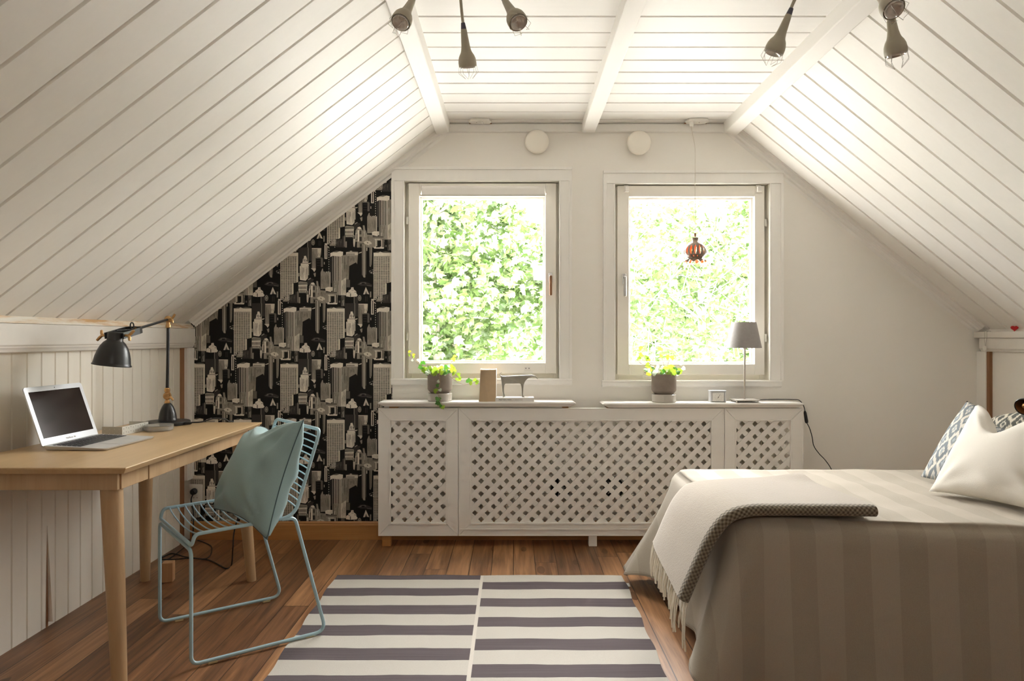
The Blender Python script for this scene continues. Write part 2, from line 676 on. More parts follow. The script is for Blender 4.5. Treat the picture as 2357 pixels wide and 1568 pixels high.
def clip(poly, region):
    """Sutherland-Hodgman of 2-D poly against convex counter-clockwise region"""
    out = poly
    m = len(region)
    for i in range(m):
        ax, ay = region[i]
        bx, by = region[(i + 1) % m]
        inp, out = out, []
        if not inp:
            return []
        def side(p):
            return (bx - ax) * (p[1] - ay) - (by - ay) * (p[0] - ax)
        for j in range(len(inp)):
            p, q = inp[j], inp[(j + 1) % len(inp)]
            sp, sq = side(p), side(q)
            if sp >= 0:
                out.append(p)
            if (sp > 0 and sq < 0) or (sp < 0 and sq > 0):
                t = sp / (sp - sq)
                out.append((p[0] + (q[0] - p[0]) * t, p[1] + (q[1] - p[1]) * t))
    return out
W = 4.07                      # inner face of the window gable
YF = -1.0                     # the unseen end of the room behind the camera
XL, XR = -1.83, 2.62          # knee walls
CZ = 2.36                     # flat ceiling
TL_, TR_ = .7677, .8037       # slopes


def zl(x):
    return 1.25 + TL_ * (x + 1.818)


def zr(x):
    return 1.245 - TR_ * (x - 2.602)


XA = (CZ - 1.25) / TL_ - 1.818          # left slope meets the flat
XB = 2.602 - (CZ - 1.245) / TR_         # right slope meets the flat


def boards(mb, p0, p1, nrm, phase, pitch=.1425, gw=.0105, depth=.011, y0=YF, y1=W + .02):
    """grooved boards running p0 -> p1 (x, z), stacked along y"""
    p0, p1, nrm = V(p0[0], 0, p0[1]), V(p1[0], 0, p1[1]), V(nrm[0], 0, nrm[1]).normalized()
    prof = [(y0, 0)]
    rnd = random.Random(int(phase * 1000))
    k = math.ceil((y0 - phase) / pitch + .1)
    while phase + k * pitch < y1 - .02:
        yb = phase + k * pitch
        g = gw * rnd.uniform(.75, 1.2)
        st = rnd.uniform(-.0015, .0015)
        prof += [(yb - g / 2 - .002, st), (yb - g / 2 + .001, -depth), (yb + g / 2 - .001, -depth), (yb + g / 2 + .002, 0)]
        k += 1
    prof.append((y1, 0))
    vs, fs = [], []
    for y, h in prof:
        for p in (p0, p1):
            q = p + nrm * h
            vs.append((q.x, y, q.z))
    for i in range(len(prof) - 1):
        fs.append((2 * i, 2 * i + 1, 2 * i + 3, 2 * i + 2))
    mb.add(vs, fs)
    # roof build-up above the boards
    a, b = p0 - nrm * .014, p1 - nrm * .014
    mb.prism([(a.x, y0, a.z), (b.x, y0, b.z), (b.x - nrm.x * .1, y0, b.z - nrm.z * .1), (a.x - nrm.x * .1, y0, a.z - nrm.z * .1)], (0, y1 - y0 + .15, 0))


def room():
    # floor
    mb = MB()
    mb.box(XL - .12, XR + .16, YF - .1, W + .15, -.05, 0)
    struct(mb.build('floor', M['floor']))
    # ceilings
    mb = MB()
    boards(mb, (XA - .03, CZ), (XB + .03, CZ), (0, -1), 2.717)
    struct(mb.build('ceiling', M['ceil_x'], fix=False))
    mb = MB()
    boards(mb, (XL - .08, zl(XL - .08)), (XA + .02, zl(XA + .02)), (TL_, -1), 2.62)
    struct(mb.build('ceiling_left', M['ceil_l'], fix=False))
    mb = MB()
    boards(mb, (XR + .12, zr(XR + .12)), (XB - .02, zr(XB - .02)), (-TR_, -1), 2.59)
    struct(mb.build('ceiling_right', M['ceil_l'], fix=False))

    # window gable: solid pieces around the two openings
    wins = []
    for (l, r, t, b) in ((926, 1292, 414, 878), (1411, 1774, 419, 882)):
        p, q = at(l, t, W), at(r, b, W)
        wins.append((p.x, q.x, q.z, p.z))
    mb = MB()
    th = .2
    x0, x1 = XL - .12, XR + .16
    (a0, a1, az0, az1), (b0, b1, bz0, bz1) = wins
    def col(xa, xb, z0, z1=None):
        """a wall piece up to the roof line"""
        cuts = sorted({xa, xb} | {c for c in (XA, XB) if xa < c < xb})
        for i in range(len(cuts) - 1):
            l, r = cuts[i], cuts[i + 1]
            hl = min(CZ, zl(l), zr(l)) + .06 if z1 is None else z1
            hr = min(CZ, zl(r), zr(r)) + .06 if z1 is None else z1
            mb.prism([(l, W, z0), (r, W, z0), (r, W, hr), (l, W, hl)], (0, th, 0))
    col(x0, a0, -.05)
    col(a0, a1, -.05, az0)
    col(a0, a1, az1)
    col(a1, b0, -.05)
    col(b0, b1, -.05, bz0)
    col(b0, b1, bz1)
    col(b1, x1, -.05)
    wall = struct(mb.build('wall_back', M['wall']))
    wallpaper(wall)

    # unseen end behind the camera: added timber below, paint and added window above
    mb = MB()
    wx0, wx1, wz0, wz1 = FILL_WINDOW
    for l, r, z0, z1 in ((x0, XA, -.05, None), (XA, wx0, -.05, None), (wx0, wx1, -.05, wz0), (wx0, wx1, wz1, None), (wx1, XB, -.05, None), (XB, x1, -.05, None)):
        hl = min(CZ, zl(l), zr(l)) + .06 if z1 is None else z1
        hr = min(CZ, zl(r), zr(r)) + .06 if z1 is None else z1
        mb.prism([(l, YF, z0), (r, YF, z0), (r, YF, hr), (l, YF, hl)], (0, -.1, 0))
    wf = struct(mb.build('wall_front', M['wall']))
    mb = MB()
    mb.box(XL, XR, YF, YF + .02, 0, 1.25)
    mb.build('added_wainscot', M['brownpine'], wf)  # dark timber added low down to keep bounce off the bed front
    mb = MB()
    fw = .05
    for (l, r, za, zb) in ((wx0 - fw, wx0 + .015, wz0 - fw, wz1 + fw), (wx1 - .015, wx1 + fw, wz0 - fw, wz1 + fw),
                           (wx0 + .015, wx1 - .015, wz1 - .015, wz1 + fw), (wx0 + .015, wx1 - .015, wz0 - fw, wz0 + .015)):
        mb.box(l, r, YF - .05, YF + .015, za, zb)
    w3 = struct(mb.build('fill_window', M['window'], bevel=.003))  # unseen window, added to brighten the room from behind
    mb = MB()
    mb.box(wx0 + .012, wx1 - .012, YF - .03, YF - .026, wz0 + .012, wz1 - .012)
    mb.build('pane', M['glass'], w3)

    # knee walls: beadboard on the left, plain board on the right
    mb = MB()
    xp = XL - .012
    y0, yend = YF, 3.957
    prof = [(y0, 0)]
    k = 0
    rnd = random.Random(4)
    y = y0 + .04
    while y < yend - .05:
        if not (.3 < y < .5):
            prof += [(y - .0045, 0), (y - .0035, -.0018), (y - .0015, -.0018), (y, .0), (y + .0015, -.0018), (y + .0035, -.0018), (y + .0045, 0)]
        y += .0835
    prof.append((yend, 0))
    vs, fs = [], []
    for y, h in prof:
        vs += [(xp + h, y, 0.0), (xp + h, y, 1.14)]
    fs = [(2 * i, 2 * i + 1, 2 * i + 3, 2 * i + 2) for i in range(len(prof) - 1)]
    mb.add(vs, fs)
    mb.box(XL - .12, xp - .03, YF, W, -.05, 1.3)
    mb.box(xp - .031, xp - .0045, YF, yend, -.02, 1.14)
    # the warped sheet: a board edge standing off the wall beside a narrowing open joint
    mb.prism([(xp + .001, 2.835, .02), (xp + .020, 2.835, .02), (xp + .001, 2.835, .36)], (0, .002, 0))
    wl = struct(mb.build('wall_left', M['beadboard'], fix=False))
    mb = MB()
    mb.prism([(xp + .0015, 2.822, .0), (xp + .0015, 2.8345, .0), (xp + .0015, 2.829, .40)], (.0006, 0, 0))
    mb.build('split_joint', M['brownpine'], wl)
    mb = MB()
    mb.box(XR + .05, XR + .16, YF, W, -.05, 1.3)
    mb.box(XR + .030, XR + .05, YF, 3.966, 0, 1.1)
    wr = struct(mb.build('wall_right', M['wall']))

    # trims of the left knee wall
    mb = MB()
    zt, zb = 1.194, 1.086
    mb.prism([(XL - .02, YF, zb + .006), (XL + .006, YF, zb), (XL + .014, YF, zb + .004), (XL + .016, YF, zb + .012), (XL + .020, YF, zb + .020),
              (XL + .020, YF, zb + .024), (XL + .024, YF, zb + .030), (XL + .024, YF, zt - .003), (XL + .021, YF, zt), (XL - .02, YF, zt)], (0, W - YF, 0))
    struct(mb.build('trim_1', M['rail']), 'white knee wall rail under the left slope')
    mb = MB()
    mb.prism([(XL - .03, YF, 1.1955), (XL + .018, YF, 1.1955), (XL + .016, YF, 1.203), (XL - .0, YF, 1.222), (XL - .03, YF, 1.222)], (0, W - YF, 0))
    struct(mb.build('trim_2', M['raw']), 'half stripped pine strip along the foot of the left slope')
    mb = MB()
    mb.prism([(XL - .012, 3.998, .345), (XL + .012, 3.998, .345), (XL + .012, 3.998, zb), (XL - .012, 3.998, zb)], (0, W - 3.998, 0))
    mb.box(XL + .012, XL + .019, 4.035, W - .001, .36, zb)
    mb.box(XL + .012, XL + .016, 4.006, 4.016, .36, zb)
    struct(mb.build('trim_3', M['trimv'], bevel=.002))
    mb = MB()
    mb.box(XL - .03, XL - .006, 3.957, 3.998, 0, zb)
    struct(mb.build('trim_4', M['brownpine']))

    # trims of the right knee wall
    mb = MB()
    mb.box(XR - .010, XR + .07, YF, W - .002, 1.142, 1.176)
    mb.prism([(XR + .002, YF, 1.142), (XR + .05, YF, 1.142), (XR + .05, YF, 1.066), (XR + .014, YF, 1.066), (XR + .010, YF, 1.076), (XR + .002, YF, 1.084)], (0, W - YF - .03, 0))
    struct(mb.build('trim_5', M['rail'], bevel=.003))
    mb = MB()
    mb.box(XR + .008, XR + .018, 3.990, W - .001, 0, 1.066)
    struct(mb.build('trim_6', M['trimv'], bevel=.002))
    mb = MB()
    mb.box(XR + .014, XR + .05, 3.966, 3.990, 0, 1.066)
    struct(mb.build('trim_7', M['brownpine']))

    # beams along the ceiling
    def beam(name, poly):
        mb = MB()
        mb.prism([(x, YF, z) for x, z in poly], (0, 4.052 - YF, 0))
        struct(mb.build(name, M['trim'], bevel=.004))
    beam('trim_8', [(-.436, 2.288), (-.366, 2.304), (-.360, 2.372), (-.452, 2.372)])
    beam('trim_9', [(.388, 2.302), (.460, 2.302), (.460, 2.372), (.388, 2.372)])
    beam('trim_10', [(1.194, 2.304), (1.262, 2.287), (1.290, 2.372), (1.185, 2.372)])

    # mouldings where gable meets ceiling and slopes
    mb = MB()
    mb.prism([(XA - .02, W, 2.307), (XA - .02, W - .016, 2.309), (XA - .02, W - .018, 2.313), (XA - .02, W - .018, 2.352), (XA - .02, W, 2.362)], (XB - XA + .04, 0, 0))
    struct(mb.build('trim_11', M['trim'], bevel=.0015))
    def cornice(name, x0, z0, x1, z1, nx, nz):
        mb = MB()
        n = V(nx, 0, nz).normalized()
        a, b = V(x0, 0, z0), V(x1, 0, z1)
        prof = [(.004, 0), (.030, .052), (.030, .047), (.046, .040), (.048, .033), (.044, .029), (.038, .028), (.022, .016), (.012, .008)]
        prof = [(-.01, 0), (.0, 0.0), (.006, .016), (.018, .020), (.022, .030), (.034, .036), (.036, .057), (-.01, .057)]
        pts = [a + V(0, W - d, 0) - n * (.052 - h) * -1 for d, h in prof]
        pts = [a + V(0, W - d, 0) + n * (.052 - h) for d, h in prof]
        mb.prism(pts, b - a)
        struct(mb.build(name, M['trim'], bevel=.001))
    cornice('trim_12', XL, zl(XL), XA, zl(XA), TL_, -1)
    cornice('trim_13', XR + .03, zr(XR + .03), XB, zr(XB), -TR_, -1)

    # skirting under the wallpaper
    mb = MB()
    mb.prism([(XL + .0, W, 0), (XL + .0, W - .016, 0), (XL, W - .016, .082), (XL, W - .013, .088), (XL, W - .013, .094), (XL, W - .006, .102), (XL, W, .104)], (XR - XL + .05, 0, 0))
    struct(mb.build('baseboard_back', M['pine']))

    window('window_1', 926, 1292, 414, 878, dict(cas=(902, 1316, 386), inn=(931, 1287, 418), sash=(940, 1280, 422, 860), gl=(967, 1254.5, 454, 835),
           sill=(899, 1317, 872, 887), hinge_left=True, handle=(1267, 632, 680), hinges=(508, 775), latch=(1214, 852)))
    window('window_2', 1411, 1774, 419, 882, dict(cas=(1388, 1801, 394), inn=(1415, 1769, 424), sash=(1421, 1760, 427.5, 863), gl=(1446, 1733, 455, 838),
           sill=(1386, 1801, 876, 892), hinge_left=False, handle=(1437, 634, 683), hinges=(513, 778), latch=(1488, 862)))


def window(name, l, r, t, b, d):
    mb = MB()
    def rect(mb, x0, x1, y0, y1, z0, z1):
        mb.box(x0, x1, y0, y1, z0, z1)
    # fixed frame lining the opening
    p, q = at(l, t, W), at(r, b, W)
    ox0, ox1, oz0, oz1 = p.x, q.x, q.z, p.z
    i0, i1 = at(d['inn'][0], d['inn'][2], W), at(d['inn'][1], d['sill'][2], W)
    f = .012
    ya, yb = W - .004, W + .16
    root = MB()
    root.box(ox0 + .001, i0.x, ya, yb, oz0 + .001, oz1 - .001)
    root.box(i1.x, ox1 - .001, ya, yb, oz0 + .001, oz1 - .001)
    root.box(i0.x, i1.x, ya, yb, i0.z, oz1 - .001)
    root.box(i0.x, i1.x, ya, yb, oz0 + .001, i1.z)
    # stop bead behind the sash
    root.box(i0.x, i0.x + .03, W + .068, yb, i1.z, i0.z)
    root.box(i1.x - .03, i1.x, W + .068, yb, i1.z, i0.z)
    root.box(i0.x + .03, i1.x - .03, W + .068, yb, i0.z - .03, i0.z)
    root.box(i0.x + .03, i1.x - .03, W + .068, yb, i1.z, i1.z + .035)
    w = struct(root.build(name, M['window'], bevel=.002))
    # casing with a stepped profile
    mb = MB()
    c0, c1 = at(d['cas'][0], d['cas'][2], W), at(d['cas'][1], d['sill'][2], W)
    def board(x0, x1, z0, z1, side):
        mb.box(x0, x1, W - .018, W, z0, z1)
        e = .016
        if side == 'l':
            mb.box(x0, x0 + e, W - .025, W - .018, z0, z1)
            mb.box(x1 - .008, x1, W - .022, W - .018, z0, z1)
        elif side == 'r':
            mb.box(x1 - e, x1, W - .025, W - .018, z0, z1)
            mb.box(x0, x0 + .008, W - .022, W - .018, z0, z1)
        else:
            mb.box(x0, x1, W - .025, W - .018, z1 - e, z1)
            mb.box(x0 + .02, x1 - .02, W - .022, W - .018, z0, z0 + .008)
    board(c0.x, i0.x, c1.z, i0.z, 'l')
    board(i1.x, c1.x, c1.z, i0.z, 'r')
    board(c0.x, c1.x, i0.z, c0.z, 't')
    mb.build('casing', M['trimv'], w, bevel=.0018)
    s0, s1 = at(d['sill'][0], d['sill'][2], W - .03), at(d['sill'][1], d['sill'][3], W - .03)
    mb = MB()
    mb.prism([(s0.x, W, s0.z), (s0.x, W - .028, s0.z), (s0.x, W - .030, s0.z - .006), (s0.x, W - .024, s0.z - .012), (s0.x, W - .022, s1.z + .008), (s0.x, W - .014, s1.z), (s0.x, W, s1.z)], (s1.x - s0.x, 0, 0))
    mb.build('sill', M['trim'], w, bevel=.001)
    # sash
    ys = W + .012
    a0, a1 = at(d['sash'][0], d['sash'][2], ys), at(d['sash'][1], d['sash'][3], ys)
    g0, g1 = at(d['gl'][0], d['gl'][2], ys + .03), at(d['gl'][1], d['gl'][3], ys + .03)
    mb = MB()
    ye = ys + .055
    mb.box(a0.x, g0.x, ys, ye, a1.z, a0.z)
    mb.box(g1.x, a1.x, ys, ye, a1.z, a0.z)
    mb.box(g0.x, g1.x, ys, ye, g0.z, a0.z)
    mb.box(g0.x, g1.x, ys, ye, a1.z, g1.z)
    sash = mb.build('sash', M['window'], w, bevel=.003)
    mb = MB()
    e = .012
    mb.box(g0.x, g0.x + e, ys + .034, ye, g1.z, g0.z)
    mb.box(g1.x - e, g1.x, ys + .034, ye, g1.z, g0.z)
    mb.box(g0.x + e, g1.x - e, ys + .034, ye, g0.z - e, g0.z)
    mb.box(g0.x + e, g1.x - e, ys + .034, ye, g1.z, g1.z + e)
    mb.build('glazing_bead', M['trim'], sash, bevel=.001)
    mb = MB()
    mb.box(g0.x + .002, g1.x - .002, ys + .024, ys + .028, g1.z + .002, g0.z - .002)
    mb.build('pane', M['glass'], sash)
    # handle
    hx, h0, h1 = d['handle']
    p, q = at(hx, h0, ys - .01), at(hx, h1, ys - .03)
    mb = MB()
    mb.box(p.x - .010, p.x + .010, ys - .008, ys, p.z - .05, p.z + .01)
    mb.tube([(p.x, ys, p.z - .012), (p.x, ys - .032, p.z - .012)], .007, 12)
    h = mb.build('handle', M['steel'], sash, smooth=40, bevel=.0015)
    mb = MB()
    mb.box(p.x - .007, p.x + .008, ys - .042, ys - .028, q.z, p.z - .008)
    mb.build('grip', M['brownpine'] if d['hinge_left'] else M['steel'], sash, bevel=.004)
    for hz in d['hinges']:
        hx = a0.x - .006 if d['hinge_left'] else a1.x + .006
        z = at(0, hz, ys).z
        mb = MB()
        mb.tube([(hx, ys - .004, z - .022), (hx, ys - .004, z + .022)], .006, 10)
        mb.box(hx - .008, hx + .008, ys - .001, ys + .003, z - .018, z + .018)
        mb.build('hinge', M['perf'], w, smooth=40)
    lx, lz = at(d['latch'][0], d['latch'][1], ys).x, at(0, d['latch'][1], ys).z
    mb = MB()
    mb.box(lx - .018, lx + .018, ys - .006, ys, lz - .004, lz + .020)
    mb.box(lx - .022, lx + .03, ys - .012, ys - .002, lz - .020, lz - .006)
    mb.box(lx - .009, lx + .02, ys - .018, ys - .012, lz - .016, lz - .010)
    for dx in (-.009, .009):
        mb.lathe([(.0001, 0), (.0028, 0), (.0028, .0012), (.0001, .0014)], (lx + dx, ys - .006, lz + .010), (0, -1, 0), 10, mi=1)
    mb.build('latch', [M['whiteplastic'], M['hole']], sash)
    if not d['hinge_left']:
        for px in (1441.5, 1746):
            p = at(px, 432, ys - .01)
            mb = MB()
            mb.box(p.x - .013, p.x + .013, ys - .012, ys, p.z - .026, p.z + .014)
            mb.box(p.x - .010, p.x + .014, ys - .03, ys - .012, p.z - .024, p.z + .004)
            mb.build('blind_bracket', M['whiteplastic'], w, bevel=.002)


def wallpaper(wall):
    """skyline print: flat shapes in one tile, repeated in half-drop over the papered part of the gable"""
    K, D, G, Md, L, H = (.012, .011, .010), (.05, .046, .042), (.33, .30, .25), (.15, .137, .115), (.72, .67, .57), (.86, .80, .70)
    rnd = random.Random(11)
    shapes = []            # (polygon in tile units, colour)
    def P(pts, c):
        shapes.append((pts, c))
    def R(x0, y0, x1, y1, c):
        shapes.append(([(x0, y0), (x1, y0), (x1, y1), (x0, y1)], c))
    def streaks(x0, y0, x1, y1, c, n, w=7, jit=.5, hmin=.3):
        for _ in range(n):
            x = rnd.uniform(x0, x1 - w)
            a = rnd.uniform(y0, y0 + (y1 - y0) * jit)
            b = a + (y1 - a) * rnd.uniform(hmin, 1)
            R(x, a, x + rnd.uniform(w * .5, w), b, c)
    # far dark mass, then buildings from far to near
    R(365, 0, 1735, 1010, K)
    R(372, 0, 540, 300, D)
    R(541, 0, 552, 280, G)
    R(552, 0, 606, 240, D)
    # tall striped tower (slim, white with a dark slot)
    R(840, -40, 890, 205, L); R(860, -40, 874, 190, K)
    for y in range(0, 430, 42):
        R(914, y, 926, y + 16, L)
    R(832, 262, 842, 305, L)
    # grey block with a lit side
    R(612, 10, 760, 372, G); streaks(612, 20, 740, 370, Md, 26, 5); R(612, 10, 780, 24, L)
    P([(712, 24), (782, 18), (775, 130), (752, 210), (716, 225)], L); streaks(716, 30, 776, 200, G, 7, 7)
    P([(592, 374), (684, 374), (684, 400), (655, 442), (632, 408)], L)
    P([(640, 470), (684, 452), (680, 520), (662, 530)], G)
    # dark square block
    R(682, 190, 775, 600, K); R(775, 190, 812, 350, Md); P([(682, 200), (720, 178), (805, 180), (775, 200)], Md)
    for y in (230, 275, 322):
        R(700, y, 765, y + 8, D)
    # hanging slim spires
    P([(1515, -60), (1590, -60), (1588, 470), (1575, 545), (1545, 540), (1518, 490)], G)
    for x in (1530, 1552, 1572):
        R(x, -40, x + 7, 530 - abs(x - 1552), K if x != 1552 else L)
    P([(1650, -60), (1702, -60), (1690, 300), (1675, 350), (1655, 340)], G); R(1664, 0, 1671, 330, K)
    R(1598, 0, 1612, 60, L)
    # rear slab with a top band and a cut underside
    P([(1235, 135), (1442, 135), (1430, 300), (1408, 268), (1285, 335), (1278, 580), (1235, 580)], G)
    streaks(1238, 150, 1425, 265, Md, 22, 5); streaks(1238, 150, 1280, 560, Md, 10, 5)
    R(1230, 84, 1444, 138, L); R(1240, 108, 1385, 132, G); P([(1225, 84), (1320, 55), (1360, 68), (1444, 72), (1444, 86)], Md)
    P([(1290, 78), (1318, 58), (1345, 76)], L); P([(1448, 100), (1512, 76), (1505, 96), (1462, 106)], L)
    R(1238, 585, 1300, 718, Md)
    # oval dark court
    P([(1430, 668), (1490, 620), (1560, 616), (1640, 640), (1700, 672), (1690, 708), (1600, 690), (1500, 690)], D)
    P([(1450, 668), (1500, 632), (1580, 628), (1600, 650), (1520, 655)], Md); P([(1600, 680), (1690, 690), (1690, 700), (1610, 692)], Md)
    R(1510, 640, 1565, 662, K)
    # white flakes at the left flank of the grid tower
    for k in range(22):
        x, y = rnd.uniform(1640, 1722), rnd.uniform(392, 468)
        if abs(y - 430) < (x - 1600) * .38:
            s = rnd.uniform(6, 14)
            P([(x, y), (x + s, y + s * .4), (x + s * .3, y + s)], H)
    # grid tower with two hundred windows
    def grid_tower(x0, y0, x1, y1, cut):
        R(x0, y0, x1, y1, L)
        R(x0, y0 - 2, x1, y0 + 58, H)
        P([(x0 + 4, y0), (x0 + 70, y0 - 26), (x0 + 150, y0 - 14), (x0 + 215, y0 - 28), (x1 - 30, y0 - 18), (x1, y0)], Md)
        P([(x0 + 90, y0), (x0 + 120, y0 - 22), (x0 + 170, y0)], L)
        R(x0 + 6, y0 + 60, x1 - 24, y0 + 70, G)
        ncol = 7
        step = (x1 - 26 - x0 - 6) / ncol
        y = y0 + 76
        while y < y1 - 6:
            for c in range(ncol):
                xa = x0 + 6 + c * step
                if y < y1 - cut or c < 5:
                    R(xa + 3, y, xa + step - 5, y + 10.5, D if rnd.random() < .8 else Md)
            y += 19.3
        P([(x1 - 84, y1 - 300), (x1 + 4, y1 - 322), (x1 + 4, y1 + 6), (x1 - 84, y1 + 6)], K)
        P([(x1 - 130, y1 - 90), (x1 - 84, y1 - 110), (x1 - 84, y1 + 6), (x1 - 130, y1 + 6)], D)
        for k in range(12):
            xx = x0 + rnd.uniform(0, 90); yy = y1 - rnd.uniform(0, 90)
            R(xx, yy, xx + rnd.uniform(5, 12), yy + rnd.uniform(8, 26), K)
    grid_tower(1725, 95, 2045, 945, 300)
    # stepped crown tower
    P([(472, 152), (505, 148), (522, 196), (540, 240), (548, 300), (562, 330), (562, 480), (540, 505), (536, 560), (500, 600), (398, 585), (392, 340), (410, 330), (412, 286), (444, 268), (452, 205), (466, 195)], H)
    streaks(404, 310, 556, 580, G, 22, 6); streaks(455, 190, 540, 270, Md, 12, 7); R(414, 278, 545, 288, Md)
    P([(545, 285), (600, 272), (590, 290), (556, 300)], L); R(545, 330, 563, 500, G)
    R(360, 460, 390, 520, G)
    # grey middle block
    P([(770, 450), (800, 380), (812, 380), (820, 432), (935, 450), (935, 742), (770, 750)], G); streaks(774, 470, 932, 740, Md, 26, 5)
    P([(935, 452), (962, 446), (958, 735), (935, 742)], H); P([(850, 448), (880, 434), (960, 446), (935, 456)], L)
    for x in (850, 885, 915):
        R(x, 440, x + 14, 452, K)
    # ribbed twin tower
    R(945, 165, 1145, 905, K)
    P([(945, 100), (1080, 60), (1175, 78), (1172, 140), (1140, 165), (985, 150), (945, 175)], H)
    P([(970, 82), (1055, 58), (1120, 66), (1060, 88)], Md); R(948, 170, 975, 640, D)
    for x in (984, 1017, 1046, 1074, 1104, 1128):
        R(x, 152, x + (14 if x != 1128 else 16), 900, L if x != 984 else G)
    R(1008, 600, 1098, 885, G); streaks(1010, 605, 1096, 880, Md, 16, 5); streaks(1010, 605, 1096, 880, L, 7, 4)
    P([(1145, 165), (1176, 140), (1242, 128), (1242, 480), (1145, 545)], G); streaks(1146, 160, 1240, 470, Md, 22, 5); streaks(1146, 170, 1240, 470, L, 6, 3)
    P([(1145, 548), (1232, 470), (1228, 862), (1145, 872)], L); streaks(1147, 560, 1228, 850, G, 22, 5)
    P([(1145, 500), (1232, 455), (1232, 540), (1145, 600)], G)
    # small classical block with windows
    R(358, 625, 530, 830, D); R(358, 672, 532, 694, L); R(362, 694, 525, 812, L); P([(358, 632), (400, 610), (545, 625), (532, 672), (358, 660)], G)
    R(372, 640, 520, 652, Md); P([(520, 600), (580, 555), (650, 570), (620, 640), (560, 680), (535, 660)], D); P([(540, 575), (590, 545), (598, 560), (550, 590)], G)
    for x in range(374, 520, 25):
        R(x, 702, x + 12, 752, K); R(x, 768, x + 12, 806, K)
    # bright jumble
    P([(560, 700), (600, 636), (660, 650), (690, 700), (740, 690), (765, 760), (760, 905), (560, 900)], G)
    P([(596, 640), (640, 628), (668, 660), (640, 676), (606, 664)], H); R(596, 690, 628, 900, H); P([(690, 605), (722, 605), (735, 690), (700, 700)], G)
    R(632, 700, 646, 770, K); R(652, 700, 664, 770, K); R(628, 812, 672, 900, D); R(560, 740, 575, 850, H); streaks(680, 690, 760, 890, Md, 14, 6); streaks(680, 690, 760, 890, L, 8, 5)
    R(580, 760, 592, 880, K)
    # box on the middle block
    P([(855, 730), (900, 712), (985, 716), (988, 772), (950, 800), (858, 780)], H); P([(940, 745), (988, 718), (986, 770), (944, 798)], L); R(862, 752, 935, 760, L)
    # framed gateway
    P([(748, 768), (870, 780), (870, 1000), (756, 900)], G); streaks(752, 780, 868, 900, Md, 16, 5)
    R(868, 800, 1075, 1020, G); R(868, 800, 1064, 828, Md); R(905, 852, 1010, 868, L); R(918, 868, 940, 1000, L); R(956, 880, 1020, 985, K); R(944, 868, 956, 1000, G); R(1026, 858, 1042, 1010, L); R(1048, 850, 1060, 1000, K)
    P([(862, 1006), (925, 985), (985, 990), (1076, 1004), (1066, 1026), (880, 1024)], H); P([(925, 985), (1000, 978), (1004, 1000), (930, 1004)], K); R(870, 1026, 1130, 1075, K)
    R(1078, 862, 1140, 1000, K); R(1096, 960, 1124, 996, Md)
    # dome and its dark block
    R(1210, 885, 1445, 1400, K); R(1370, 890, 1382, 1290, G); R(1384, 890, 1445, 1400, D)
    P([(1228, 880), (1236, 820), (1275, 800), (1270, 780), (1318, 752), (1322, 720), (1362, 716), (1368, 755), (1412, 790), (1418, 830), (1440, 860), (1420, 885), (1300, 892)], H)
    for (x, y, w, h) in ((1300, 830, 18, 60), (1268, 812, 40, 8), (1380, 800, 30, 10), (1330, 770, 40, 6), (1345, 725, 6, 28)):
        R(x, y, x + w, y + h, Md)
    # round tank
    cx, cy = 1474, 912
    for r, c in ((46, G), (34, Md), (20, G)):
        P([(cx + r * .72 * math.cos(a * PI / 5), cy + r * 1.2 * math.sin(a * PI / 5)) for a in range(10)], c)
    # pyramid roof on a dark shaft
    R(1530, 845, 1650, 995, K); P([(1538, 845), (1586, 712), (1648, 845), (1612, 838), (1592, 780), (1570, 845)], L); P([(1592, 780), (1612, 838), (1575, 838)], Md); R(1660, 795, 1684, 900, G); R(1576, 880, 1590, 975, D); R(1606, 880, 1616, 975, D)
    # low row that closes the tile
    R(318, 800, 350, 1040, D); R(350, 790, 378, 1000, Md); R(362, 830, 500, 1050, K); R(376, 895, 402, 1040, G); R(352, 800, 360, 980, G)
    P([(505, 790), (545, 780), (560, 900), (545, 1005), (520, 960)], G); streaks(508, 800, 556, 960, K, 8, 8); P([(520, 850), (552, 850), (540, 990), (524, 990)], L)
    P([(586, 910), (640, 888), (720, 900), (848, 905), (846, 1085), (586, 1075)], G); P([(705, 905), (760, 880), (815, 890), (850, 920), (846, 975), (800, 965), (715, 935)], L)
    R(632, 926, 718, 1010, Md); R(650, 945, 668, 990, K); R(682, 945, 700, 990, K); P([(762, 900), (790, 915), (776, 940)], Md); streaks(736, 990, 842, 1080, L, 10, 8); R(752, 995, 776, 1060, K); R(786, 1005, 800, 1090, K)
    R(1140, 860, 1205, 1060, Md); streaks(1142, 870, 1202, 1050, K, 7, 7); streaks(1142, 880, 1202, 1050, L, 3, 4)
    R(1684, 930, 1728, 1215, L); R(1698, 955, 1712, 1200, K)
    R(90, 945, 210, 1062, K); P([(92, 960), (120, 930), (150, 948), (160, 930), (205, 960), (205, 975), (92, 975)], G); R(104, 1010, 130, 1035, L); R(180, 990, 192, 1030, L); R(212, 1008, 322, 1058, Md); R(220, 1018, 318, 1026, G); R(56, 985, 76, 1120, L)
    R(210, 850, 320, 1000, D); streaks(212, 860, 318, 990, Md, 8, 6)
    # paper area: left trim to window casing, skirting to slope
    px_m = 1 / (F / W)
    def world(x, y):
        """tile units -> wall metres (tile origin at the photograph's 640, 570)"""
        p = at(640 + x / 7.8415, 570 + y / 7.8415, W)
        return (p.x, p.z)
    xr_ = at(903, 0, W).x
    region = [(XL, .10), (xr_, .10), (xr_, zl(xr_)), (XL, zl(XL))]
    # a shape's layer: one above whatever it covers
    shapes = [([(x + 1680, y) for x, y in p], c) if max(q[0] for q in p) < 380 else (p, c) for p, c in shapes]
    boxes = [(min(q[0] for q in p), max(q[0] for q in p), min(q[1] for q in p), max(q[1] for q in p)) for p, c in shapes]
    lev = []
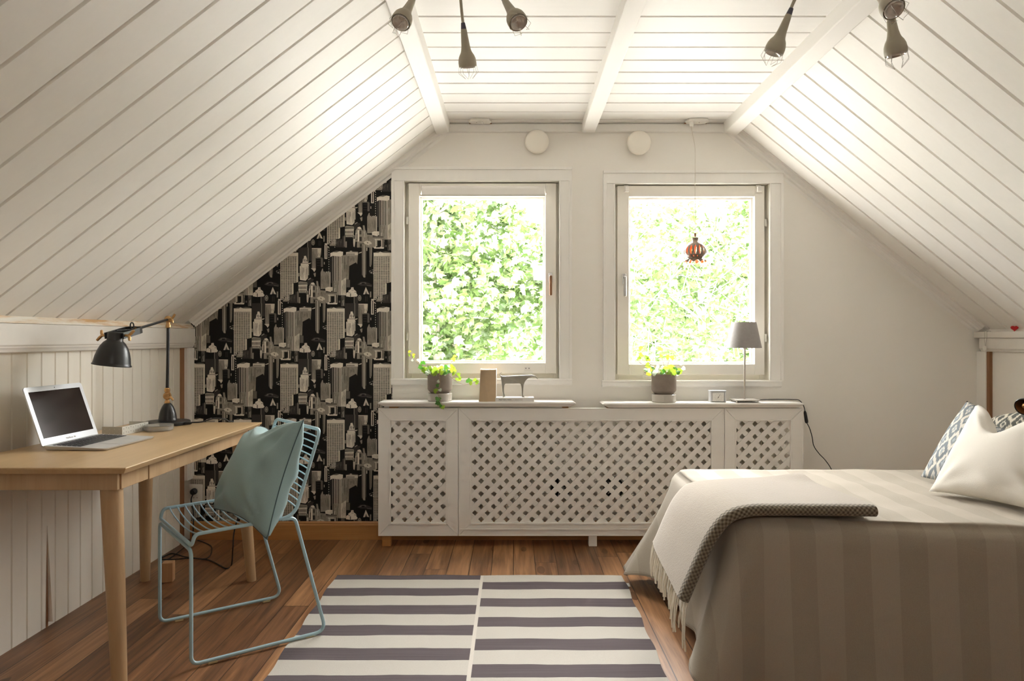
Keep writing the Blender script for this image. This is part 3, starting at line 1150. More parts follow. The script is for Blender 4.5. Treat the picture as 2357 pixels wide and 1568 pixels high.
    for i, b in enumerate(boxes):
        l = 0
        for j in range(i):
            e = boxes[j]
            if lev[j] >= l and e[0] < b[1] and b[0] < e[1] and e[2] < b[3] and b[2] < e[3]:
                l = lev[j] + 1
        lev.append(l)
    deep = max(lev) + 1
    mb = MB()
    mb.add([(x, W - .0006, z) for x, z in region], [(0, 1, 2, 3)], 0, K)
    for row in range(-3, 6):
        for colm in range(-3, 3):
            ox, oy = colm * 1680 + (row % 2) * 840, row * 1005
            for (pts, c), l in zip(shapes, lev):
                poly = [world(x + ox, y + oy) for x, y in pts]
                if max(p[0] for p in poly) < XL or min(p[0] for p in poly) > xr_:
                    continue
                area = sum(poly[i][0] * poly[(i + 1) % len(poly)][1] - poly[(i + 1) % len(poly)][0] * poly[i][1] for i in range(len(poly)))
                poly = clip(poly[::-1] if area < 0 else poly, region)
                if len(poly) < 3:
                    continue
                y = W - .0008 - ((row + 3) * deep + l) * .00002
                mb.add([(a, y, b) for a, b in poly], [tuple(range(len(poly)))], 0, c)
    o = mb.build('wallpaper', M['wallpaper'], wall, attr='print')
    return o
# ------------------------------------------------------------------ desk and what stands on it
DZ = .74


def desk():
    x0, x1, y0, y1 = -1.80, -1.198, 2.213, 3.415
    t = thing('desk', (-1.5, 2.8, 0), 'pale oak desk with tapered round legs along the left wall', 'desk')
    mb = MB()
    zt, zb = DZ, DZ - .021
    c = .012
    vs = [(x0, y0, zt), (x1, y0, zt), (x1, y1, zt), (x0, y1, zt)]
    vs2 = [(x0, y0, zt - .004), (x1, y0, zt - .004), (x1, y1, zt - .004), (x0, y1, zt - .004)]
    vs3 = [(x0 + c, y0 + c, zb), (x1 - c, y0 + c, zb), (x1 - c, y1 - c, zb), (x0 + c, y1 - c, zb)]
    f = [(0, 1, 2, 3), (11, 10, 9, 8)]
    for i in range(4):
        j = (i + 1) % 4
        f += [(i, j, 4 + j, 4 + i), (4 + i, 4 + j, 8 + j, 8 + i)]
    mb.add(vs + vs2 + vs3, f)
    mb.build('tabletop', M['oak'], t, bevel=.0015)
    za, zd = zb, zb - .058
    mb = MB()
    ix, iy = .035, .075
    mb.box(x0 + .05, x1 - .05, y0 + .045, y0 + .065, zd, za)
    mb.box(x0 + .05, x1 - .05, y1 - .065, y1 - .045, zd, za)
    mb.box(x0 + .045, x0 + .065, y0 + .06, y1 - .06, zd, za)
    mb.box(x1 - .065, x1 - .045, y0 + .06, 2.44, zd, za)
    mb.box(x1 - .065, x1 - .045, 2.905, y1 - .06, zd, za)
    mb.build('apron', M['oakleg'], t, bevel=.002)
    mb = MB()
    mb.box(x1 - .068, x1 - .043, 2.443, 2.902, zd - .002, za - .003)
    mb.box(x0 + .10, x1 - .07, 2.46, 2.885, zd + .004, zd + .012)
    mb.build('drawer', M['oakleg'], t, bevel=.002)
    # legs: centre at the top, centre at the floor
    for (ax, ay, bx, by) in ((-1.292, 2.300, -1.226, 2.235), (-1.278, 3.325, -1.232, 3.372), (-1.712, 2.300, -1.735, 2.235), (-1.705, 3.325, -1.733, 3.372)):
        n = 10
        mb = MB()
        path = [V(ax + (bx - ax) * i / n, ay + (by - ay) * i / n, (za + .0) * (1 - i / n)) for i in range(n + 1)]
        rs = [.0335 - .0125 * (i / n) ** 1.25 for i in range(n + 1)]
        mb.tube(path, rs, 24)
        mb.build('leg', M['oakleg'], t, smooth=40)
    return t


def laptop():
    h = V(-1.672, 2.715, DZ + .0002)
    a = math.radians(-2)
    ey = V(math.sin(-a), math.cos(a), 0)          # along the hinge, away from the camera
    ex = V(math.cos(a), -math.sin(-a), 0)
    ex = V(ey.y, -ey.x, 0)                        # towards the chair
    w, d = .325, .232
    t = thing('laptop', h, 'silver open laptop with a dark blank screen on the desk', 'laptop')
    z = V(0, 0, 1)
    def pt(u, v, k):                               # u along hinge 0..1, v from hinge 0..1
        return h + ey * (u - .5) * w + ex * v * d + z * k
    mb = MB()
    def slab(mb, u0, u1, v0, v1, k0, k1, kb0=None, mi=0):
        pass
    # wedge body, thicker at the hinge
    n = 6
    r = .05
    out = []
    for (cu, cv, a0) in ((r * .7, r, 180), (1 - r * .7, r, 270), (1 - r * .7, 1 - r, 0), (r * .7, 1 - r, 90)):
        for i in range(n + 1):
            th = math.radians(a0 + 90 * i / n)
            out.append((cu + math.cos(th) * r * .7, cv + math.sin(th) * r))
    m = len(out)
    top = [pt(u, v, .0165 - .009 * v) for u, v in out]
    bot = [pt(.5 + (u - .5) * .97, .5 + (v - .5) * .96, .0015) for u, v in out]
    mb.add(top + bot, [tuple(range(m)), tuple(range(m, 2 * m))[::-1]] + [(i, m + i, m + (i + 1) % m, (i + 1) % m) for i in range(m)])
    base = mb.build('base', M['alu'], t, smooth=30)
    def onbase(u, v, e=0.):
        return pt(u, v, .0167 - .009 * v + e)
    mb = MB()
    rows = [(.10, 14, .055, .02), (.17, 14, .055, .055), (.25, 13.4, .055, .055), (.33, 13, .055, .055), (.41, 12.4, .055, .055), (.49, 9, .055, .055)]
    for ri, (v, nk, _, _) in enumerate(rows):
        kh = .035 if ri == 0 else .058
        u = .06
        nkey = 14 if ri < 2 else (13 if ri < 4 else (12 if ri == 4 else 8))
        widths = [1.0] * nkey
        if ri == 2: widths[0] = 1.5
        if ri == 3: widths[0] = 1.7; widths[-1] = 1.5
        if ri == 4: widths[0] = 2.2; widths[-1] = 2.2
        if ri == 5: widths[3] = 5.2; widths[2] = 1.3; widths[4] = 1.3
        tot = sum(widths)
        for wd in widths:
            du = .88 * wd / tot
            q = [onbase(u + .005, v, .0005), onbase(u + du - .005, v, .0005), onbase(u + du - .005, v + kh, .0005), onbase(u + .005, v + kh, .0005)]
            mb.prism(q, (0, 0, .0012))
            u += du
    mb.build('keyboard', M['key'], base)
    mb = MB()
    q = [onbase(.33, .60, .0003), onbase(.67, .60, .0003), onbase(.67, .94, .0003), onbase(.33, .94, .0003)]
    mb.prism(q, (0, 0, .0004))
    mb.build('trackpad', M['trackpad'], base)
    # lid leaning back
    up = (V(0, 0, 1) * math.cos(math.radians(19)) - ex * math.sin(math.radians(19))).normalized()
    fr = up.cross(ey).normalized()
    if fr.dot(ex) < 0:
        fr = -fr
    hh = .222
    o = h + z * .012 - ex * .002
    def lp(u, v, k):
        return o + ey * (u - .5) * w + up * v * hh + fr * k
    mb = MB()
    out = []
    for (cu, cv, a0) in ((r * .7, .03, 180), (1 - r * .7, .03, 270), (1 - r * .7, 1 - r, 0), (r * .7, 1 - r, 90)):
        for i in range(n + 1):
            th = math.radians(a0 + 90 * i / n)
            out.append((cu + math.cos(th) * r * .7, cv + math.sin(th) * (r if cv > .5 else .03)))
    m = len(out)
    a_ = [lp(u, v, .0025) for u, v in out]
    b_ = [lp(u, v, -.0025) for u, v in out]
    mb.add(a_ + b_, [tuple(range(m)), tuple(range(m, 2 * m))[::-1]] + [(i, m + i, m + (i + 1) % m, (i + 1) % m) for i in range(m)])
    lid = mb.build('lid', M['alulid'], t, smooth=30)
    mb = MB()
    mb.prism([lp(.058, .125, .0026), lp(.942, .125, .0026), lp(.942, .915, .0026), lp(.058, .915, .0026)], fr * .0003)
    mb.build('screen', M['screen'], lid)
    mb = MB()
    mb.lathe([(.0001, 0), (.002, 0), (.002, .0004), (.0001, .0005)], lp(.5, .957, .0026), fr, 12)
    mb.build('camera_dot', M['hole'], lid)
    text('lettering', 'MacBook Air', lp(.5, .045, .0028), ey, up, .011, M['inkgrey'], lid, 'CENTER')


def desk_lamp():
    c = V(-1.604, 3.325, DZ + .0006)
    t = thing('desk_lamp', c, 'black articulated desk lamp with brass joints standing on the desk', 'lamp')
    mb = MB()
    mb.lathe([(.001, 0), (.094, 0), (.0975, .003), (.0975, .013), (.094, .017), (.060, .018), (.042, .019), (.001, .019)], c, seg=56)
    base = mb.build('base', M['black'], t, smooth=35)
    mb = MB()
    mb.lathe([(.041, .0185), (.0415, .023), (.039, .027), (.0385, .034), (.036, .050), (.031, .068), (.024, .084), (.0165, .095), (.012, .099), (.001, .1)], c, seg=40)
    mb.build('foot_cone', M['black'], base, smooth=40)
    # lower joint
    j = c + V(-.002, 0, .132)
    mb = MB()
    mb.lathe([(.0105, -.036), (.0125, -.033), (.0125, -.026), (.009, -.022), (.009, -.014)], j, seg=20)
    mb.lathe([(.001, -.013), (.013, -.0125), (.0175, -.008), (.0185, 0), (.0175, .008), (.013, .0125), (.001, .013)], j, V(.35, -1, 0), 28)
    mb.lathe([(.009, .014), (.010, .018), (.0125, .022), (.0125, .034), (.0085, .038)], j, seg=20)
    joint = mb.build('joint', M['brass'], t, smooth=40)
    def wing(org, ax, up, parent, s=1.):
        ax, up = V(*ax).normalized(), V(*up).normalized()
        mb = MB()
        mb.tube([org, org + ax * .016 * s], .005 * s, 10)
        e = org + ax * .014 * s
        for sg in (1, -1):
            p = smooth_path([e, e + ax * .007 * s + up * sg * .010 * s, e + ax * .012 * s + up * sg * .021 * s], 4)
            mb.tube(p, [.0045 * s + .0012 * s * math.sin(PI * i / (len(p) - 1)) for i in range(len(p))], 8)
        mb.build('wing_nut', M['brass'], parent, smooth=50)
    wing(j + V(.008, -.010, 0), (.85, -.5, 0), (.35, .2, -.9), joint, .95)
    top = V(-1.6015, 3.325, 1.228)
    mb = MB()
    mb.tube([j + V(0, 0, .034), top - V(0, 0, .036)], .0072, 16)
    mb.build('pole', M['black'], t, smooth=40)
    mb = MB()
    mb.lathe([(.008, -.04), (.0115, -.037), (.0115, -.026), (.0085, -.022), (.0085, -.012)], top, seg=20)
    axj = V(.2, -1, .1)
    mb.lathe([(.001, -.012), (.012, -.0115), (.0155, -.007), (.0165, 0), (.0155, .007), (.012, .0115), (.001, .012)], top, axj, 26)
    elbow = mb.build('elbow_joint', M['brass'], t, smooth=40)
    wing(top + V(.010, -.008, .001), (.9, -.35, .1), (.2, .1, .95), elbow, 1.)
    # arm to the yoke
    sh = at(266, 774, 2.845)                        # pivot of the shade
    back = at(313, 758, 2.985)
    mb = MB()
    d = (back - top).normalized()
    mb.tube([top + d * .014, back], .0058, 14)
    mb.build('arm', M['black'], t, smooth=40)
    mb = MB()
    mb.tube([back - d * .006, back + d * .006], .0085, 14)
    mb.build('collar', M['brass'], t, smooth=40)
    # yoke: a flat strip bent into a long U round the shade neck
    e1 = (sh - back)
    e1.z *= .9
    L = e1.length
    e1.normalize()
    side = e1.cross(V(0, 0, 1)).normalized()
    upv = side.cross(e1).normalized()
    hw = .038
    pth = []
    for s_ in (-1, 1):
        seg = [(L + .01, s_ * hw), (L * .5, s_ * hw), (L * .28, s_ * hw)]
        arc = [(L * .28 - .06 * math.sin(a), s_ * hw * math.cos(a)) for a in (.4, .8, 1.15, 1.4)]
        pth.append([back + V(0, 0, 0) + e1 * max(u, .004) + side * v for u, v in seg + arc])
    strip = pth[0] + [back + e1 * .002] + pth[1][::-1]
    mb = MB()
    for i in range(len(strip) - 1):
        p, q = strip[i], strip[i + 1]
        dd = (q - p).normalized()
        nn = dd.cross(upv).normalized() * .0016
        uu = upv * .0125
        mb.prism([p - nn - uu, p + nn - uu, p + nn + uu, p - nn + uu], q - p)
    yoke = mb.build('yoke', M['black'], t)
    ns = back + e1 * L
    for s_ in (-1, 1):
        wing(ns + side * (hw + .0015) * s_, side * s_, (.3, .2, .9), yoke, 1.05)
    # shade: bell with a rolled rim, tipped a little
    ax = V(-.12, -.02, -1).normalized()
    mb = MB()
    prof = [(.024, -.026), (.030, -.025), (.033, -.022), (.0335, .010), (.0345, .014), (.046, .024), (.058, .042), (.067, .064), (.0735, .088), (.0775, .112), (.0785, .119), (.0815, .1215), (.0825, .124), (.0815, .1265), (.0785, .1255), (.076, .112), (.066, .066), (.045, .028), (.030, .016), (.001, .014)]
    prof = [(r * .87, (h + .010) * .88) for r, h in prof]
    mb.lathe(prof, ns, ax, 56)
    shade = mb.build('lamp_shade', M['black'], t, smooth=45)
    mb = MB()
    b = back + e1 * .025 + upv * .004
    mb.tube([b + e1 * (.012 * math.cos(a)) + upv * (.014 + .014 * math.sin(a)) for a in [2 * PI * i / 20 for i in range(20)]], .0028, 8, closed=True)
    mb.tube(smooth_path([b, b + e1 * .05 + upv * .006, ns - ax * .018 + upv * .002], 6), .0022, 8)
    mb.build('cable_loop', M['cable'], yoke, smooth=60)
    # the cord: over the far end of the desk, down, along the floor and up to the socket
    pts = [c + V(.0975, -.03, .007), c + V(.125, -.03, .012), c + V(.16, .0, .012), c + V(.20, .035, .024), c + V(.24, .065, .016), V(-1.352, 3.405, DZ + .0045), V(-1.342, 3.424, DZ + .002), V(-1.335, 3.434, .715), V(-1.325, 3.45, .66),
           V(-1.302, 3.52, .45), at(541, 1215, 3.56), at(536, 1262, 3.55)]
    pts += [on_z(px, py, .004) for px, py in ((533, 1300), (522, 1309), (508, 1303), (482, 1290), (455, 1286), (425, 1282), (405, 1276), (392, 1275), (378, 1281), (370, 1286))]
    pts += [V(-1.775, 3.70, .004), V(-1.795, 3.95, .004), V(-1.806, 4.03, .012), V(-1.806, 4.045, .10), V(-1.805, 4.042, .16), at(440, 1150, 4.035), at(448, 1133, 4.030)]
    mb = MB()
    mb.tube(smooth_path(pts, 7), .0034, 8)
    mb.lathe([(.001, 0), (.0065, .001), (.0065, .02), (.004, .028)], c + V(.0955, -.03, .008), V(1, 0, .05), 12)
    cord = mb.build('cord', M['cable'], t, smooth=60)
    p = at(450, 1130, W)
    mb = MB()
    mb.lathe([(.001, .042), (.012, .041), (.0165, .036), (.0178, .02), (.0178, .006), (.001, .004)], p, (0, -1, 0), 24)
    mb.build('plug', M['cable'], cord, smooth=40)


def socket():
    # double wall socket on the papered wall
    c = at(452, 1136, W)
    t = thing('wall_socket', c, 'cream double power socket low on the skyline wallpaper', 'socket')
    mb = MB()
    mb.box(c.x - .040, c.x + .040, W - .012, W - .0035, c.z - .053, c.z + .053)
    plate = mb.build('plate', M['whiteplastic'], t, bevel=.004)
    for px, py in ((450, 1130), (450, 1146)):
        q = at(px, py, W - .012)
        mb = MB()
        mb.lathe([(.021, 0), (.0215, .003), (.0195, .0035), (.0185, .001), (.001, .0008)], V(q.x, W - .0122, q.z), (0, -1, 0), 28)
        for dx in (-.0095, .0095):
            mb.lathe([(.001, 0), (.0026, 0), (.0026, .0018), (.001, .002)], V(q.x + dx, W - .0122, q.z), (0, -1, 0), 10, mi=1)
        mb.build('outlet', [M['whiteplastic'], M['hole']], t, smooth=40)


def desk_things():
    # perforated tray: front end, long side and back end, open above
    o = on_z(281, 1003, DZ + .0004)
    ex, ey = V(.055, .998, 0).normalized(), V(-.998, .055, 0).normalized()
    Lg, Wd, Hh = .19, .085, .036
    t = thing('letter_tray', o, 'open pale grey perforated metal tray behind the laptop', 'tray')
    mb = MB()
    z = V(0, 0, 1)
    def wall_(a, b, mb):
        d = (b - a)
        n = d.cross(z).normalized() * .0006
        mb.prism([a - n, a + n, b + n, b - n], z * Hh)
    P = [o, o + ex * Lg, o + ex * Lg + ey * Wd, o + ey * Wd]
    wall_(P[0], P[1], mb)
    wall_(P[0], P[3], mb)
    wall_(P[1], P[2], mb)
    mb.prism([P[0], P[1], P[2], P[3]], z * .001)
    body = mb.build('body', M['perf'], t)
    mb = MB()
    nrm = -ey
    for i in range(11):
        for k in (.009, .026):
            c = P[0] + ex * (Lg * (i + .6) / 11.2) + z * (k + (.003 if i % 2 else -.0))
            mb.lathe([(.0001, 0), (.0016, 0), (.0016, .0004), (.0001, .0005)], c - ey * .0007, -ey, 8)
    for i in range(4):
        for k in (.009, .026):
            c = P[0] + ey * (Wd * (i + .6) / 4.2) + z * k
            mb.lathe([(.0001, 0), (.0016, 0), (.0016, .0004), (.0001, .0005)], c - ex * .0007, -ex, 8, mi=1)
    mb.build('perforation', [M['hole'], M['paperwhite']], body)
    # round clear dish
    c = on_z(366, 991, DZ + .0002)
    t = thing('round_box', c, 'round clear lidded box in front of the lamp base', 'box')
    mb = MB()
    mb.lathe([(.001, .001), (.054, .001), (.056, .003), (.056, .018), (.0545, .018), (.0545, .004), (.001, .003)], c, seg=48)
    mb.build('dish', M['clearbox'], t, smooth=35)
    mb = MB()
    mb.lathe([(.0575, .008), (.0585, .008), (.0585, .0235), (.057, .025), (.001, .025), (.001, .0238), (.0565, .0238), (.0575, .023)], c, seg=48)
    mb.build('lid', M['clearbox'], t, smooth=35)


# ------------------------------------------------------------------ chair and its cushion
CF = V(-1.1115, 2.4717, 0)
CA = V(.3885, .2903, 0).normalized()
CB = V(-.2925, .374, 0).normalized()
CWD, CLN = .4748, .485


def ch(t, w, z):
    return CF + CA * t + CB * w + V(0, 0, z)


def chair():
    t = thing('wire_chair', ch(.24, .237, 0), 'light blue steel wire chair drawn up to the desk', 'chair')
    r = .0066
    zg = .0065
    def side(w):
        return [ch(.315, w, .468), ch(.364, w, .466), ch(CLN, w, zg + r), ch(0, w, zg + r), ch(0, w, .408)]
    a, b = side(0), side(CWD)
    path = round_path(a + b[::-1], [0, .02, .045, .03, .03, .03, .03, .045, .02, 0], 7)
    mb = MB()
    mb.tube(path, r, 12)
    mb.build('leg_frame', M['chair'], t, smooth=60)
    def seat(w):
        return [ch(.462, w, .790), ch(.362, w, .472), ch(.012, w, .462), ch(.002, w, .424)]
    a, b = seat(0), seat(CWD)
    path = round_path(a + b[::-1], [.02, .05, .035, .025, .025, .035, .05, .02], 7)
    # closed loop: top bar joins the two uprights
    loop = round_path([ch(.412, 0, .631)] + a[0:1] + b[0:1] + [ch(.412, CWD, .631)], [0, .03, .03, 0], 7)
    full = loop + round_path([ch(.412, CWD, .631)] + b[1:] + a[1:][::-1] + [ch(.412, 0, .631)], [0, .05, .035, .022, .022, .035, .05, 0], 7)[1:-1]
    mb = MB()
    mb.tube(full, r, 12, closed=True)
    mb.build('seat_frame', M['chair'], t, smooth=60)
    mb = MB()
    for i in range(12):
        tt = .035 + i * .0285
        pts = [ch(tt, w, .4625 + .01 * tt / .36 - .030 * (1 - (2 * w / CWD - 1) ** 2) ** .8 * (1 if True else 0)) for w in [CWD * k / 14 for k in range(15)]]
        mb.tube(pts, .0028, 7)
    mb.build('seat_wires', M['chair'], t, smooth=60)
    mb = MB()
    for i in range(12):
        s = .06 + i * .0785
        tb, zb = .366 + .094 * s, .484 + .300 * s
        pts = [ch(tb + .022 * (1 - (2 * w / CWD - 1) ** 2), w, zb) for w in [CWD * k / 12 for k in range(13)]]
        mb.tube(pts, .0028, 7)
    mb.build('back_wires', M['chair'], t, smooth=60)
    for tt in (.07, .42):
        for w in (0, CWD):
            mb = MB()
            c = ch(tt, w, 0)
            lo = .0005 if not (tt > .3 and w == 0) else .0052
            mb.obox(c + V(0, 0, (lo + .0095) / 2), CA * .016, CB * .0065, V(0, 0, (.0095 - lo) / 2))
            mb.build('glide', M['glide'], t, bevel=.002)


def pillow(name, TLc, TRc, BRc, BLc, thick, mat, label, cat, seam=None, parent=None, n=36, pinch=.10, wr=.006, seed=1, sag=0., group=None, power=.42, notch=.52):
    TLc, TRc, BRc, BLc = (Vector(p) for p in (TLc, TRc, BRc, BLc))
    rnd = random.Random(seed)
    ph = [rnd.uniform(0, 6.28) for _ in range(12)]
    cen = (TLc + TRc + BRc + BLc) / 4
    root = thing(name, cen, label, cat, group)
    nrm = ((TRc - TLc) + (BRc - BLc)).cross((TLc - BLc) + (TRc - BRc)).normalized()
    def base(u, v):
        # edges bow inward between the corners
        p = TLc * (1 - u) * v + TRc * u * v + BRc * u * (1 - v) + BLc * (1 - u) * (1 - v)
        du = 4 * u * (1 - u)
        dv = 4 * v * (1 - v)
        p = p + (cen - p) * pinch * (du * (1 - dv) + dv * (1 - du))
        if sag:
            p = p - ((TLc + TRc) / 2 - (BLc + BRc) / 2) * sag * math.exp(-((u - notch) / .20) ** 2) * v ** 3.0
        return p
    def fn(sg):
        def f(u, v):
            e = (16 * u * (1 - u) * v * (1 - v))
            h = thick * .5 * e ** power
            # creases running in from the corners and edges
            c = 0
            for k, (cu, cv) in enumerate(((0, 0), (1, 0), (0, 1), (1, 1))):
                dx, dy = u - cu, v - cv
                rr = math.hypot(dx, dy)
                an = math.atan2(abs(dy), abs(dx))
                c += math.sin(an * 11 + ph[k]) * math.exp(-(rr / .34) ** 2) * min(1, rr * 7)
            c += .8 * math.sin(u * 17 + ph[5] + 4 * v) * math.exp(-((v - .02) / .16) ** 2) * min(1, v * 9)
            c += .8 * math.sin(v * 19 + ph[6] + 3 * u) * math.exp(-((u - .98) / .15) ** 2) * min(1, (1 - u) * 9)
            c += .6 * math.sin(v * 15 + ph[7]) * math.exp(-((u - .02) / .15) ** 2) * min(1, u * 9)
            c += .45 * math.sin(u * 5 + ph[8]) * math.sin(v * 6 + ph[9]) * e
            return base(u, v) + nrm * sg * (h + wr * c * min(1, e * 3))
        return f
    mb = MB()
    uvf = lambda u, v: (u, v)
    mb.grid(fn(1), n, n, uv=uvf)
    mb.grid(fn(-1), n, n, uv=uvf)
    mb.build('cover', mat, root, smooth=180, weld=True)
    if seam:
        mb = MB()
        pts = [base(i / n, 0) for i in range(n)] + [base(1, i / n) for i in range(n)] + [base(1 - i / n, 1) for i in range(n)] + [base(0, 1 - i / n) for i in range(n)]
        mb.tube(pts, .0022, 6, closed=True)
        mb.build('seam', seam, root, smooth=60)
    return root


def chair_cushion():
    pillow('cushion', (-1.093, 3.085, .7625), (-.789, 2.695, .833), (-.880, 2.560, .421), (-1.152, 2.755, .486), .20, M['teal'],
           'large dusty teal cushion leaning on the blue wire chair', 'cushion', M['tealseam'], pinch=.11, wr=.013, seed=5, sag=.10, power=.40)


def floor_bits():
    c = on_z(383, 1341, 0)
    t = thing('wooden_block', c, 'small upright wood block on the floor under the desk', 'block')
    mb = MB()
    ex = V(.97, .2, 0).normalized() * .024
    ey = V(-.2, .97, 0).normalized() * .024
    mb.obox(c + V(0, .02, .0455), ex, ey, V(0, 0, .0455))
    mb.build('body', M['block'], t, bevel=.003)
    pts = [V(-1.62, 4.045, .09), V(-1.62, 4.035, .02), on_z(455, 1244, .004), on_z(472, 1250, .004), on_z(486, 1258, .004), on_z(487, 1270, .004), on_z(482, 1281, .0075), on_z(470, 1287, .011), on_z(440, 1285, .011), on_z(400, 1288, .004), on_z(372, 1289, .004), V(-1.76, 3.60, .004)]
    pts = pts[2:]
    mb = MB()
    mb.tube(smooth_path(pts, 7), .0034, 8)
    tag(mb.build('power_cable', M['cable'], smooth=60), 'thin black cable trailing over the floor beside the socket corner', 'cable')


def rug():
    cs = [V(-.848, 3.436, 0), V(.522, 3.436, 0), V(.508, 1.45, 0), V(-.815, 1.45, 0)]
    rnd = random.Random(3)
    t = thing('rug', (-.16, 2.5, 0), 'grey and cream striped cotton rug on the plank floor', 'rug')
    mb = MB()
    def f(top):
        def g(u, v):
            a = cs[3].lerp(cs[0], v)
            b = cs[2].lerp(cs[1], v)
            p = a.lerp(b, u)
            wv = .004 * math.sin(v * 40 + u * 3) * (1 if u in (0, 1) else 0) + .003 * math.sin(u * 23) * (1 if v in (0, 1) else 0)
            ripple = .0016 * math.sin(v * 34 + 2 * math.sin(u * 5)) * math.sin(u * 9 + 1) + .0012 * math.sin(u * 21 + v * 12)
            return V(p.x + wv, p.y + wv, .0042 + max(-.0015, ripple) * .5 if top else .0005)
        return g
    mb.grid(f(True), 40, 70)
    mb.grid(f(False), 40, 70)
    e = [(i / 40, 1) for i in range(41)]
    ring = [(i / 40, 0) for i in range(40)] + [(1, i / 70) for i in range(70)] + [(1 - i / 40, 1) for i in range(40)] + [(0, 1 - i / 70) for i in range(70)]
    ft, fb = f(True), f(False)
    vs = [ft(u, v) for u, v in ring] + [fb(u, v) for u, v in ring]
    m = len(ring)
    mb.add(vs, [(i, (i + 1) % m, m + (i + 1) % m, m + i) for i in range(m)])
    o = mb.build('weave', M['rug'], t, smooth=50)
    mb = MB()
    p = at(1441, 1347, 3.33)
    mb.box(.518, .536, 3.285, 3.330, .0015, .0025)
    mb.build('care_tag', M['paperwhite'], t)
# ------------------------------------------------------------------ bed
BZ = .55
BX0, BX1, BY0, BY1 = .70, 2.56, 2.305, 3.255


def bed():
    t = thing('bed', ((BX0 + BX1) / 2, (BY0 + BY1) / 2, 0), 'bed frame and mattress hidden beneath the linen bedspread', 'bed')
    mb = MB()
    mb.box(BX0 + .03, BX1 - .005, BY0 + .03, BY1 - .03, .30, BZ - .035)
    mb.build('mattress', M['linenwhite'], t, bevel=.04, bseg=3)
    mb = MB()
    mb.box(BX0 + .04, BX1 - .005, BY0 + .04, BY1 - .04, .14, .298)
    mb.build('bed_base', M['mattress'], t, bevel=.01)
    for x in (BX0 + .12, BX1 - .10):
        for y in (BY0 + .12, BY1 - .12):
            mb = MB()
            mb.lathe([(.02, 0), (.026, .01), (.03, .14)], (x, y, 0), seg=20, cap0=True, cap1=True)
            mb.build('leg', M['brownpine'], t, smooth=40)


